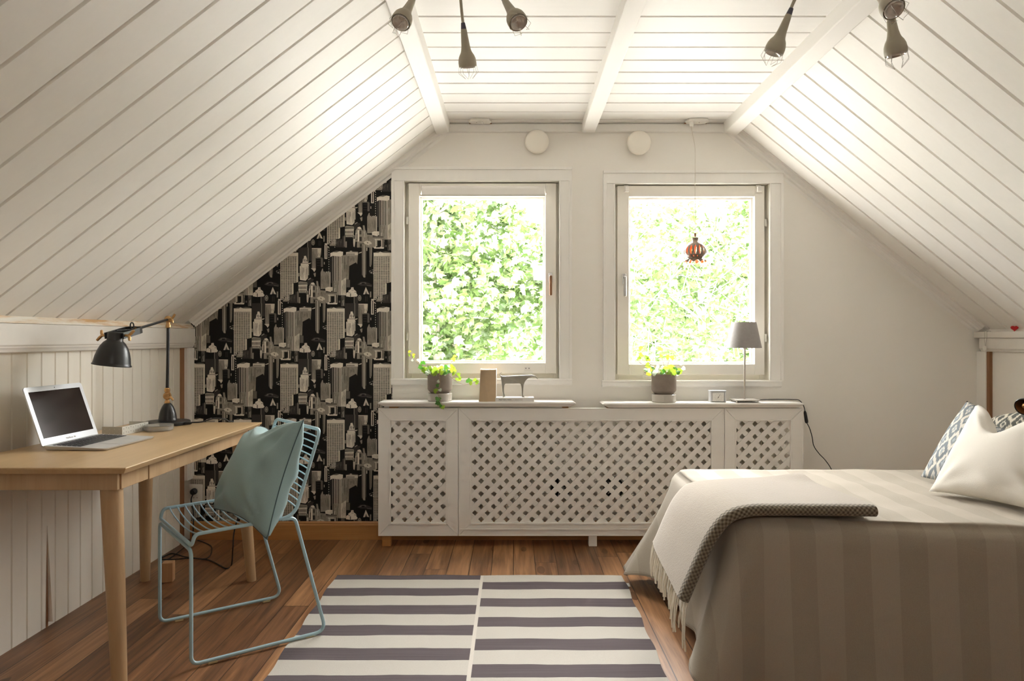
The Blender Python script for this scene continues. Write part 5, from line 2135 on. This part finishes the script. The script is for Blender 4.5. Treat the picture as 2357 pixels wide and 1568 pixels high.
    t = thing('dog_figure', V(D(1240, 600).x, yf, z1), 'dark pewter dog figure with curled tail standing on the flat book', 'figurine')
    mb = MB()
    top = [(835, 395), (865, 425), (930, 435), (1100, 430), (1400, 415), (1700, 400), (1900, 392), (1985, 412), (2040, 440), (2090, 500), (2108, 545)]
    bot = [(2080, 528), (2020, 470), (1965, 462), (1880, 470), (1790, 500), (1720, 555), (1660, 640), (1630, 730), (1615, 860), (1612, 960), (1606, 1080), (1660, 1135), (1650, 1158), (1570, 1162), (1562, 1050), (1560, 900), (1548, 790), (1520, 700), (1480, 682),
           (1300, 690), (1100, 690), (1010, 692), (975, 740), (962, 820), (958, 920), (972, 1030), (1000, 1140), (985, 1150), (962, 1120), (960, 1155), (920, 1160), (905, 1000), (890, 820), (872, 640), (850, 480), (828, 400)]
    pts = [D(*p) for p in top + bot]
    m = len(pts)
    cen = D(1200, 560)
    lay = [(-.0125, .72), (-.0105, .90), (-.006, 1), (.006, 1), (.0105, .90), (.0125, .72)]
    # body slab with softened sides
    vs = []
    nrm = []
    for i in range(m):
        a, b = pts[i - 1], pts[(i + 1) % m]
        d = (b - a).normalized()
        nrm.append(V(-d.z, 0, d.x))
    ar = sum(pts[i].x * pts[(i + 1) % m].z - pts[(i + 1) % m].x * pts[i].z for i in range(m))
    if ar < 0:
        nrm = [-q for q in nrm]
    for off, ins in ((-.0085, .0016), (-.0072, .0004), (-.004, 0), (.004, 0), (.0072, .0004), (.0085, .0016)):
        for i in range(m):
            vs.append(pts[i] + nrm[i] * ins + V(0, off, dz))
    fs = [tuple(range(m)), tuple(range(5 * m, 6 * m))[::-1]]
    for l in range(5):
        for i in range(m):
            fs.append((l * m + i, l * m + (i + 1) % m, (l + 1) * m + (i + 1) % m, (l + 1) * m + i))
    mb.add(vs, fs)
    mb.build('body', M['pewter'], t, smooth=50)
    mb = MB()
    pth = smooth_path([D(845, 440), D(826, 395), D(824, 355), D(850, 330), D(885, 322)], 6)
    mb.tube([p + V(0, 0, dz) for p in pth], [.0028 - .0017 * i / (len(pth) - 1) for i in range(len(pth))], 10)
    mb.build('tail', M['pewter'], t, smooth=60)
    mb = MB()
    for s in (-1, 1):
        e0 = D(1985, 425) + V(0, s * .004, dz)
        mb.tube([e0, e0 + V(.001, s * .003, -.004), e0 + V(-.0015, s * .0035, -.010)], [.0018, .0024, .0008], 8)
    mb.build('ear', M['pewter'], t, smooth=60)

    # square alarm clock
    yc = 3.935
    x0, x1 = at(1635.5, 0, yc).x, at(1671, 0, yc).x
    z1 = at(0, 899.5, yc).z
    t = thing('alarm_clock', ((x0 + x1) / 2, yc, SZ2), 'small silver alarm clock with a white square face beside the lamp', 'clock')
    mb = MB()
    d = .045
    mb.box(x0, x0 + .008, yc, yc + d, SZ2, z1 - .006)
    mb.box(x1 - .008, x1, yc, yc + d, SZ2, z1 - .006)
    mb.box(x0 - .002, x1 + .002, yc - .002, yc + d, z1 - .006, z1)
    mb.box(x0 + .008, x1 - .008, yc + .006, yc + d, SZ2 + .002, z1 - .006)
    body = mb.build('case', M['alulid'], t, bevel=.0012)
    mb = MB()
    mb.box(x0 + .011, x1 - .011, yc + .003, yc + .006, SZ2 + .005, z1 - .009)
    face = mb.build('dial', M['paperwhite'], t)
    cx, cz = (x0 + x1) / 2 + .002, (SZ2 + z1) / 2 - .004
    mb = MB()
    for k in range(12):
        a = k * PI / 6
        mb.obox(V(cx + .019 * math.sin(a), yc + .0028, cz + .019 * math.cos(a)), V(math.cos(a), 0, -math.sin(a)) * .0005, V(0, .0003, 0), V(math.sin(a), 0, math.cos(a)) * .0018)
    mb.build('hour_marks', M['inkgrey'], face)
    mb = MB()
    for a, L, w in ((.55, .016, .0006), (3.7, .009, .0008)):
        dd = V(math.sin(a), 0, math.cos(a))
        mb.obox(V(cx, yc + .0022, cz) + dd * L * .4, dd * L * .6, V(0, .0003, 0), V(dd.z, 0, -dd.x) * w)
    mb.lathe([(.0001, .0015), (.0022, .001), (.0024, 0)], (cx, yc + .0025, cz), (0, -1, 0), 12)
    mb.build('hands', M['ink'], face)

    # table lamp
    yl = 3.962
    c = V((1714 - CX) / F * yl, yl, SZ2)
    t = thing('table_lamp', c, 'table lamp with a grey conical shade on the right shelf', 'lamp')
    mb = MB()
    mb.box(c.x - .068, c.x + .068, yl - .058, yl + .058, SZ2 + .010, SZ2 + .0155)
    base = mb.build('base', M['nickel'], t, bevel=.0015)
    for sx in (-1, 1):
        for sy in (-1, 1):
            mb = MB()
            mb.tube([(c.x + sx * .058, yl + sy * .048, SZ2), (c.x + sx * .058, yl + sy * .048, SZ2 + .0105)], .004, 10)
            mb.build('foot', M['nickel'], base, smooth=40)
    zs0, zs1 = at(0, 801, yl).z, at(0, 742, yl).z
    mb = MB()
    mb.tube([c + V(0, 0, .0155), V(c.x, yl, zs0 + .01)], .0052, 14)
    mb.lathe([(.0055, -.022), (.009, -.018), (.011, -.006), (.016, -.004), (.016, .05)], V(c.x, yl, zs0 + .012), seg=20)
    mb.build('pole', M['nickel'], t, smooth=40)
    r0, r1 = 39 / F * yl, 27.5 / F * yl
    sc = V(c.x - .004, yl, zs0)
    mb = MB()
    H = zs1 - zs0
    mb.lathe([(r0 - .003, .002), (r0, 0), (r0 + .0005, .003), (r1 + .0004, H - .003), (r1, H), (r1 - .002, H - .001), (r0 - .003, .002)], sc, seg=64)
    mb.build('lamp_shade', M['lampshade'], t, smooth=40)
    mb = MB()
    for a in (0, 2.1, 4.2):
        mb.tube([(sc.x, yl, zs1 - .012), (sc.x + math.cos(a) * (r1 - .001), yl + math.sin(a) * (r1 - .001), zs1 - .005)], .0012, 6)
    mb.build('shade_spider', M['steel'], t)
    pts = [c + V(.066, .02, .006), c + V(.10, .02, .010), at(1772, 919.5, 3.985), at(1800, 919.5, 3.985), at(1824, 920, 4.02), at(1838, 921, 4.056), at(1846, 928, 4.056), at(1851, 938, 4.03), at(1853, 948, 3.965)]
    p2 = [at(1856, 972, 3.955), at(1863, 985, 3.97), at(1869, 1005, 3.99), at(1873, 1026, 4.0), at(1885, 1044, 4.0), at(1900, 1060, 3.99), at(1914, 1082, 3.97), at(1925, 1120, 3.95)]
    mb = MB()
    mb.tube(smooth_path(pts, 6), .0024, 8)
    mb.tube(smooth_path(p2, 6), .0024, 8)
    cord = mb.build('cord', M['cable'], t, smooth=60)
    mb = MB()
    a, b = at(1852.5, 946, 3.955), at(1857, 974, 3.955)
    mb.tube([a, a.lerp(b, .15), a.lerp(b, .85), b], [.004, .008, .0095, .007], 12)
    mb.build('cord_switch', M['cable'], cord, smooth=50, bevel=.001)

    # roller blind at the head of the left window
    y0 = W - .012
    x0, x1, z1 = at(970, 0, y0).x, at(1256, 0, y0).x, at(0, 430, y0).z
    z0 = at(0, 449, y0).z
    t = thing('roller_blind', ((x0 + x1) / 2, y0, z0), 'white rolled up roller blind across the top of the left window', 'blind')
    mb = MB()
    mb.tube([(x0 + .004, y0 - .010, (z0 + z1) / 2 + .006), (x1 - .004, y0 - .010, (z0 + z1) / 2 + .006)], .019, 24)
    mb.box(x0 + .006, x1 - .006, y0 - .029, y0 - .027, z0 - .004, (z0 + z1) / 2 + .006)
    mb.build('rolled_cloth', M['paperwhite'], t, smooth=40)
    mb = MB()
    mb.box(x0 + .004, x1 - .004, y0 - .034, y0 - .022, z0 - .014, z0 - .003)
    mb.build('bottom_bar', M['perf'], t, bevel=.002)
    for x in (x0 - .003, x1 - .002):
        mb = MB()
        mb.box(x, x + .005, y0 - .032, W + .011, (z0 + z1) / 2 - .020, (z0 + z1) / 2 + .030)
        mb.build('bracket', M['whiteplastic'], t, bevel=.001)
# ------------------------------------------------------------------ ceiling and high wall things
def spot_head(parent, rim, ax, k=1.0, wires=4):
    """one lamp head; rim is the centre of its open end, ax points out of it; returns the neck point"""
    ax = V(*ax).normalized()
    rim = V(*rim)
    L = .112 * k
    mb = MB()
    prof = [(.0085, -L), (.0095, -L + .004), (.0135, -.062), (.0158, -.050), (.0180, -.043), (.0235, -.034), (.0272, -.024), (.0285, -.014), (.0283, -.002), (.0275, 0), (.0255, -.001), (.0255, -.012), (.0240, -.022), (.014, -.03), (.001, -.031)]
    prof = [(r * k, h * k if h > -.1 else h) for r, h in prof]
    mb.lathe(prof, rim, ax, 32)
    head = mb.build('lamp_head', M['spotgrey'], parent, smooth=45)
    mb = MB()
    mb.lathe([(.0062 * k, -L - .018 * k), (.0085 * k, -L - .001), (.0088 * k, -L + .002)], rim, ax, 24)
    mb.build('collar', M['collar'], head, smooth=50)
    mb = MB()
    mb.lathe([(.0235 * k, -.016 * k), (.0242 * k, .001), (.0225 * k, .0035 * k), (.0205 * k, .001), (.013 * k, -.004 * k), (.001, -.006 * k)], rim, ax, 32)
    mb.build('bulb', M['bulb'], head, smooth=45)
    # wire guard: bent loops standing out from the rim
    px = ax.orthogonal().normalized()
    py = ax.cross(px)
    mb = MB()
    for i in range(wires):
        a = 2 * PI * i / wires + .5
        da = .42
        def q(an, r, h): return rim + (px * math.cos(an) + py * math.sin(an)) * r * k + ax * h * k
        mb.tube([q(a - da, .0275, -.004), q(a - da * .75, .031, .018), q(a, .011, .036), q(a + da * .75, .031, .018), q(a + da, .0275, -.004)], .00055, 5)
    mb.build('wire_guard', M['wire'], head)
    return rim - ax * (L + .016 * k)


def spots():
    for (cx, cy, lab, heads) in (
        (-.175, 2.02, 'olive grey ceiling lamp with three jointed spotlights near the left ceiling beam',
         [((922, 52, 2.02), (-.22, -.52, -.80), 1.), ((1077, 154, 2.28), (.10, .30, -.95), 1.), ((1193, 52, 2.02), (.34, -.50, -.78), 1.)]),
        (.93, 1.93, 'olive grey ceiling lamp with three jointed spotlights near the right ceiling beam',
         [((1780, 122, 2.10), (-.34, .18, -.93), 1.), ((2063, 126, 1.90), (.20, .10, -.97), 1.), ((2058, 22, 1.80), (.12, -.62, -.75), 1.)])):
        c = V(cx, cy, CZ - .001)
        t = thing('ceiling_spotlight', c, lab, 'lamp')
        mb = MB()
        mb.lathe([(.001, -.030), (.040, -.029), (.058, -.020), (.062, 0)], c, seg=40)
        mb.build('ceiling_rose', M['spotgrey'], t, smooth=40)
        for (px, py, y), ax, k in heads:
            rim = at(px, py, y)
            a = V(*ax).normalized()
            neck = spot_head(t, rim, ax, k)
            mb = MB()
            dirn = (neck - c)
            s = c + V(dirn.x, dirn.y, 0).normalized() * .03 + V(0, 0, -.028)
            mid = neck - a * .05 + V(0, 0, .03)
            top = (s + mid) / 2 + V(0, 0, -.01)
            mb.tube(smooth_path([c + V(0, 0, -.02), s, top, neck - a * .03, neck + a * .004], 8), .0046, 12)
            mb.build('gooseneck_arm', M['spotgrey'], t, smooth=60)


def ceiling_outlets():
    for px, lab in ((1105, 'white oval ceiling outlet plate above the left window'), (1605, 'white oval ceiling outlet plate above the right window')):
        c = V((px - CX) / F * 4.0, 4.005, CZ)
        t = thing('ceiling_outlet', c, lab, 'outlet')
        a, b, z = .066, .040, .012
        pts = [(a * math.cos(2 * PI * i / 32) * (1.08 if abs(math.cos(2 * PI * i / 32)) < .9 else 1), b * math.sin(2 * PI * i / 32)) for i in range(32)]
        pts = [(-a, 0), (-a * .8, -b * .85), (-a * .45, -b), (a * .45, -b), (a * .8, -b * .85), (a, 0), (a * .8, b * .85), (a * .45, b), (-a * .45, b), (-a * .8, b * .85)]
        mb = MB()
        mb.prism([(c.x + x, c.y + y, CZ - .0005) for x, y in pts], (0, 0, -z))
        pl = mb.build('plate', M['whiteplastic'], t, bevel=.003)
        mb = MB()
        mb.box(c.x - a * .95, c.x + a * .95, c.y + b * .9, c.y + b * 1.02, CZ - .010, CZ - .004)
        mb.build('open_joint', M['brownpine'], t)
        for dx in (-.020, .012):
            mb = MB()
            mb.lathe([(.0002, -.0015), (.0022, -.001), (.0024, 0)], V(c.x + dx, c.y, CZ - z - .0004), seg=10)
            mb.build('screw', M['hole'], pl)
        if px < 1200:
            mb = MB()
            mb.tube([(c.x + .012, c.y - .01, CZ - z), (c.x + .014, c.y - .012, CZ - z - .012), (c.x + .018, c.y - .012, CZ - z - .016)], .003, 8)
            mb.build('hook', M['whiteplastic'], t, smooth=60)


def wall_globes():
    for px, py, lab in ((1236, 324.5, 'round cream wall light high above the left window'), (1472, 327, 'round cream wall light high above the right window')):
        c = at(px, py, 4.015)
        c.y = W
        t = thing('wall_lamp', c, lab, 'lamp')
        mb = MB()
        mb.lathe([(.050, 0), (.050, .026), (.001, .026)], c, (0, -1, 0), 40)
        mb.build('mount', M['whiteplastic'], t, smooth=40)
        mb = MB()
        r = .0675
        mb.lathe([(.052, .0255), (.062, .027), (r, .033), (r + .0005, .042), (r - .002, .049), (r - .008, .054), (.045, .0585), (.022, .0605), (.001, .061)], c, (0, -1, 0), 56)
        mb.build('opal_cover', M['opal'], t, smooth=50)


def pendant():
    y = 3.965
    top = V((1600 - CX) / F * y, y, CZ - .012)
    t = thing('pendant_lamp', top, 'brown slotted ceramic pendant lamp with orange inside before the right window', 'lamp')
    z0 = at(0, 544, y).z
    plug = V((1592 - CX) / F * 3.985, 3.985, CZ - .012)
    mb = MB()
    mb.lathe([(.001, -.030), (.010, -.029), (.0125, -.024), (.0125, -.006), (.010, 0), (.001, 0)], plug, seg=20)
    mb.build('ceiling_plug', M['whiteplastic'], t, smooth=40)
    mb = MB()
    x = top.x
    mb.tube(smooth_path([plug + V(0, 0, -.029), plug + V(.004, -.003, -.07), V(x, y, plug.z - .16), V(x, y, plug.z - .3)], 6) + [V(x, y, z0 + .03)], .0017, 6)
    mb.build('cord', M['cream_cord'], t, smooth=60)
    c = V(x, y, 0)
    def Zp(p):   # close-up pixels -> height
        return EYE - (520 + p / 15.678 - CY) / F * y
    def Rp(p):
        return p / 15.678 / F * y
    mb = MB()
    mb.lathe([(.001, Zp(262)), (Rp(38), Zp(266)), (Rp(42), Zp(300)), (Rp(36), Zp(330)), (Rp(36), Zp(400)), (.001, Zp(404))], c, seg=20)
    mb.build('cord_grip', M['brownpine'], t, smooth=40)
    # the pierced shell: outer and inner skins with tall lens-shaped slots and a row of holes
    outer = [(125, 432), (122, 470), (108, 520), (112, 552), (160, 590), (240, 640), (310, 700), (360, 770), (395, 850), (408, 920), (400, 1000), (370, 1070), (320, 1130), (272, 1165), (262, 1185), (285, 1210), (335, 1245), (385, 1290)]
    op = [(Rp(r), Zp(z)) for r, z in outer]
    # resample by arc length
    def resample(pr, n):
        d = [0.]
        for i in range(1, len(pr)):
            d.append(d[-1] + math.hypot(pr[i][0] - pr[i - 1][0], pr[i][1] - pr[i - 1][1]))
        out = []
        for k in range(n + 1):
            s = d[-1] * k / n
            j = max(i for i in range(len(d)) if d[i] <= s + 1e-12)
            j = min(j, len(pr) - 2)
            f = (s - d[j]) / (d[j + 1] - d[j])
            out.append((pr[j][0] + (pr[j + 1][0] - pr[j][0]) * f, pr[j][1] + (pr[j + 1][1] - pr[j][1]) * f))
        return out
    nz, ns, nsl = 60, 180, 15
    pr = resample(op, nz)
    th = .0042
    zc, zh = Zp(885), (Zp(715) - Zp(1050)) / 2
    zhole, rhole = Zp(1112), .0026
    def open_(zm, rm, a):
        f = a / (2 * PI) * nsl
        fr = (f % 1) - .5
        w = 1 - ((zm - zc) / zh) ** 2
        if w > 0 and abs(fr) < .25 * w ** .7:
            return True
        g = ((f + .5) % 1) - .5
        d = math.hypot(g / nsl * 2 * PI * rm, zm - zhole)
        return d < rhole
    vs, fs, mi = [], [], []
    def vert(i, k, inner):
        r, z = pr[i]
        a = 2 * PI * k / ns
        if i > nz - 9:          # ruffled rim
            q = (i - (nz - 9)) / 9
            r = r * (1 + .07 * q * math.cos(10 * a))
            z = z + .0055 * q * math.cos(10 * a + .6)
        if inner:
            r = max(r - th, .001)
        return V(x + r * math.cos(a - PI / 2), y + r * math.sin(a - PI / 2), z)
    idx = {}
    def vid(i, k, inner):
        key = (i, k % ns, inner)
        if key not in idx:
            idx[key] = len(vs)
            vs.append(vert(i, k % ns, inner))
        return idx[key]
    solid = [[not open_((pr[i][1] + pr[i + 1][1]) / 2, (pr[i][0] + pr[i + 1][0]) / 2, 2 * PI * (k + .5) / ns) for k in range(ns)] for i in range(nz)]
    for i in range(nz):
        for k in range(ns):
            if not solid[i][k]:
                continue
            fs.append((vid(i, k, 0), vid(i, k + 1, 0), vid(i + 1, k + 1, 0), vid(i + 1, k, 0))); mi.append(0)
            fs.append((vid(i, k, 1), vid(i + 1, k, 1), vid(i + 1, k + 1, 1), vid(i, k + 1, 1))); mi.append(1)
            for (di, dk, a, b) in ((0, -1, (i, k), (i + 1, k)), (0, 1, (i, k + 1), (i + 1, k + 1)), (-1, 0, (i, k), (i, k + 1)), (1, 0, (i + 1, k), (i + 1, k + 1))):
                ii, kk = i + di, (k + dk) % ns
                if ii < 0 or ii >= nz or not solid[ii][kk]:
                    fs.append((vid(*a, 0), vid(*b, 0), vid(*b, 1), vid(*a, 1))); mi.append(0 if ii < nz else 1)
    mb = MB()
    mb.v, mb.f, mb.mi, mb.fc = vs, fs, mi, [None] * len(fs)
    mb.build('ceramic_shade', [M['ceramic'], M['orange']], t, smooth=50)
    mb = MB()
    mb.lathe([(.001, Zp(436)), (Rp(118), Zp(436)), (Rp(118), Zp(450)), (.001, Zp(452))], c, seg=28)
    mb.lathe([(.013, Zp(452)), (.014, Zp(700)), (.013, Zp(702)), (.001, Zp(703))], c, seg=20)
    mb.build('lamp_holder', M['ceramic'], t, smooth=40)


# ------------------------------------------------------------------ garden trees beyond the windows
def tree(name, label, x, y, zc, rx, ry, rz, n, size, seed, pal=(0, 1), twigs=0, gz=-3.2, cat='tree'):
    rnd = random.Random(seed)
    t = thing(name, (x, y, gz), label, cat, None)
    mb = MB()
    lean = rnd.uniform(-.3, .3)
    trunk = smooth_path([V(x, y, gz), V(x + lean * .3, y + .1, gz + (zc - gz) * .5), V(x + lean, y, zc), V(x + lean * .7, y, zc + rz * .8)], 6)
    mb.tube(trunk, [.10 * (1 - .8 * i / len(trunk)) for i in range(len(trunk))], 8)
    limbs = []
    for k in range(22):
        a = rnd.uniform(0, 2 * PI)
        p = trunk[rnd.randrange(len(trunk) // 2, len(trunk))]
        e = V(x + rx * .8 * math.cos(a) * rnd.uniform(.5, 1), y + ry * .8 * math.sin(a) * rnd.uniform(.5, 1), p.z + rnd.uniform(-.3, .9) * rz * .6)
        q = smooth_path([p, (p + e) / 2 + V(rnd.uniform(-.15, .15), 0, rnd.uniform(-.1, .2)), e], 5)
        mb.tube(q, [.022 * (1 - .8 * i / len(q)) for i in range(len(q))], 6)
    mb.build('trunk', M['bark'], t, smooth=60)
    if twigs:
        mb = MB()
        for k in range(twigs):
            a = rnd.uniform(0, 2 * PI)
            u = rnd.uniform(-.75, .75)
            p = V(x + rx * rnd.uniform(-.7, .7), y + ry * rnd.uniform(-.9, .2), zc + rz * u)
            d = V(rnd.uniform(-1, 1), rnd.uniform(-.5, .3), rnd.uniform(-.8, .5)).normalized() * rnd.uniform(.3, .9)
            b = V(rnd.uniform(-.2, .2), rnd.uniform(-.1, .1), rnd.uniform(-.2, .1))
            q = smooth_path([p, p + d * .5 + b * .5, p + d + b], 5)
            mb.tube(q, [.0055 * (1 - .6 * i / len(q)) for i in range(len(q))], 5)
        mb.build('twigs', M['twig'], t, smooth=60)
    mb = MB()
    shape = [(0, 0), (.30, .08), (.52, .30), (.34, .40), (.40, .72), (.16, .66), (0, 1.05)]
    ring = shape + [(-a, b) for a, b in shape[-2:0:-1]]
    m = len(ring)
    # leaves hang in sprays round clump centres
    nc = max(12, n // 26)
    for c_ in range(nc):
        while True:
            u = V(rnd.uniform(-1, 1), rnd.uniform(-1, 1), rnd.uniform(-1, 1))
            if u.length <= 1:
                break
        cc = V(x + u.x * rx, y + u.y * ry, zc + u.z * rz)
        cr = rnd.uniform(.12, .30)
        tone = rnd.uniform(pal[0], pal[1])
        for k in range(n // nc):
            p = cc + V(rnd.gauss(0, cr), rnd.gauss(0, cr), rnd.gauss(0, cr * .6))
            s = size * rnd.uniform(.6, 1.25)
            d = V(rnd.gauss(0, 1), rnd.gauss(0, .8), rnd.gauss(-.5, .6)).normalized()
            nn = V(rnd.gauss(0, .6), rnd.gauss(-.5, .6), rnd.gauss(.8, .5))
            sd = d.cross(nn)
            if sd.length < 1e-3:
                continue
            sd.normalize()
            nn = sd.cross(d)
            tv = min(1, max(0, tone + rnd.gauss(0, .22)))
            vs = [p + d * (.4 * s) + nn * (.07 * s)]
            vs += [p + sd * (a * s) + d * (b * s) - nn * (.22 * s * abs(a)) for a, b in ring]
            mb.add(vs, [(0, i + 1, (i + 1) % m + 1) for i in range(m)], 0, (tv, tv, tv))
    mb.build('foliage', M['tree_a'], t, attr='leaf')


def outside():
    mb = MB()
    mb.box(-16, 18, W + .4, 26, -3.3, -3.2)
    tag(mb.build('garden_ground', M['bounce_ground']), kind='structure')  # out of view; its pale surface is an added reflector
    tree('maple_tree', 'leafy green maple tree filling the left window', -.9, 10.0, 1.9, 1.95, .9, 2.0, 7800, .135, 1, (.1, .9))
    tree('maple_tree', 'dense green tree behind the lower part of the left window', -1.8, 13.6, 1.3, 2.3, 1.0, 2.6, 5600, .185, 2, (0, .4))
    tree('birch_shrub', 'pale twiggy shrub filling the right window', 2.75, 9.9, 1.75, 1.6, .9, 1.95, 5400, .105, 3, (.25, .95), 150, cat='shrub')
    tree('maple_tree', 'dense green tree behind the right window', 4.5, 14.0, 1.4, 2.4, 1.0, 2.6, 5600, .185, 4, (0, .5))
    tree('maple_tree', 'green tree beyond the outer left edge of the left window', -6.2, 11.5, 1.5, 1.8, 1.0, 2.0, 2400, .17, 5, (.1, .7))
    tree('maple_tree', 'green tree beyond the outer right edge of the right window', 7.2, 11.5, 1.5, 1.9, 1.0, 2.0, 2400, .17, 6, (.1, .7))
# ------------------------------------------------------------------ light, camera, assembly
FILL_WINDOW = (.24, .58, 1.87, 2.1)  # unseen opening behind the camera, added as fill
SKY, EXPO, SUN = 23.0, 1.02, 30.0


def light_camera():
    w = bpy.data.worlds.new('overcast sky')
    S.world = w
    w.use_nodes = True
    nt = w.node_tree
    bg = nt.nodes['Background']
    tc = nt.nodes.new('ShaderNodeTexCoord')
    sp = nt.nodes.new('ShaderNodeSeparateXYZ')
    rp = nt.nodes.new('ShaderNodeValToRGB')
    nt.links.new(tc.outputs['Generated'], sp.inputs[0])
    nt.links.new(sp.outputs['Z'], rp.inputs[0])
    e = rp.color_ramp.elements
    e[0].position, e[0].color = 0.0, (.79, .79, .775, 1)
    e[1].position, e[1].color = .8, (1.0, .99, .965, 1)
    nt.links.new(rp.outputs[0], bg.inputs[0])
    bg.inputs[1].default_value = SKY
    sd = bpy.data.lights.new('sun', 'SUN')
    sd.energy = SUN
    sd.angle = math.radians(3)
    sd.color = (1, .975, .93)
    so = bpy.data.objects.new('sun', sd)
    COL.objects.link(so)
    so.rotation_euler = V(-.66, .10, -.75).to_track_quat('-Z', 'Y').to_euler()
    def portal(name, x0, x1, z0, z1, y, ry):
        d = bpy.data.lights.new(name, 'AREA')
        d.shape = 'RECTANGLE'
        d.size, d.size_y = x1 - x0, z1 - z0
        d.cycles.is_portal = True
        o = bpy.data.objects.new(name, d)
        COL.objects.link(o)
        o.location = ((x0 + x1) / 2, y, (z0 + z1) / 2)
        o.rotation_euler = (math.radians(ry), 0, 0)
    for nm, (l, r, t, b) in (('portal_left', (926, 1292, 414, 878)), ('portal_right', (1411, 1774, 419, 882))):
        p, q = at(l, t, W), at(r, b, W)
        portal(nm, p.x, q.x, q.z, p.z, W + .19, -90)

    wx0, wx1, wz0, wz1 = FILL_WINDOW
    portal('portal_fill', wx0, wx1, wz0, wz1, YF - .09, 90)

    cd = bpy.data.cameras.new('camera')
    cam = bpy.data.objects.new('camera', cd)
    COL.objects.link(cam)
    cam.location = (0, 0, EYE)
    cam.rotation_euler = (math.radians(90), 0, 0)
    cd.sensor_fit = 'HORIZONTAL'
    cd.sensor_width = 36
    cd.lens = 36 * F / 2357
    cd.shift_x = -(CX - 1178.5) / 2357
    cd.shift_y = -(784 - CY) / 2357
    cd.clip_start, cd.clip_end = .02, 100
    S.camera = cam
    vs = S.view_settings
    vs.view_transform = 'Standard'
    vs.look = 'None'
    vs.exposure = EXPO
    vs.gamma = 1
    vs.use_curve_mapping = False
    cy = S.cycles
    cy.max_bounces = 14
    cy.diffuse_bounces = 8
    cy.glossy_bounces = 4
    cy.transmission_bounces = 6
    cy.transparent_max_bounces = 12
    cy.sample_clamp_indirect = 6
    cy.caustics_reflective = cy.caustics_refractive = False
    cy.use_denoising = True
    try:
        cy.denoiser = 'OPENIMAGEDENOISE'
    except Exception:
        pass


make_materials()
room()
desk()
laptop()
desk_lamp()
socket()
desk_things()
chair()
chair_cushion()
floor_bits()
rug()
bed()
bedspread()
throw()
bed_cushions()
right_ledge()
cover()
shelves()
radiators()
shelf_things()
spots()
ceiling_outlets()
wall_globes()
pendant()
outside()
light_camera()
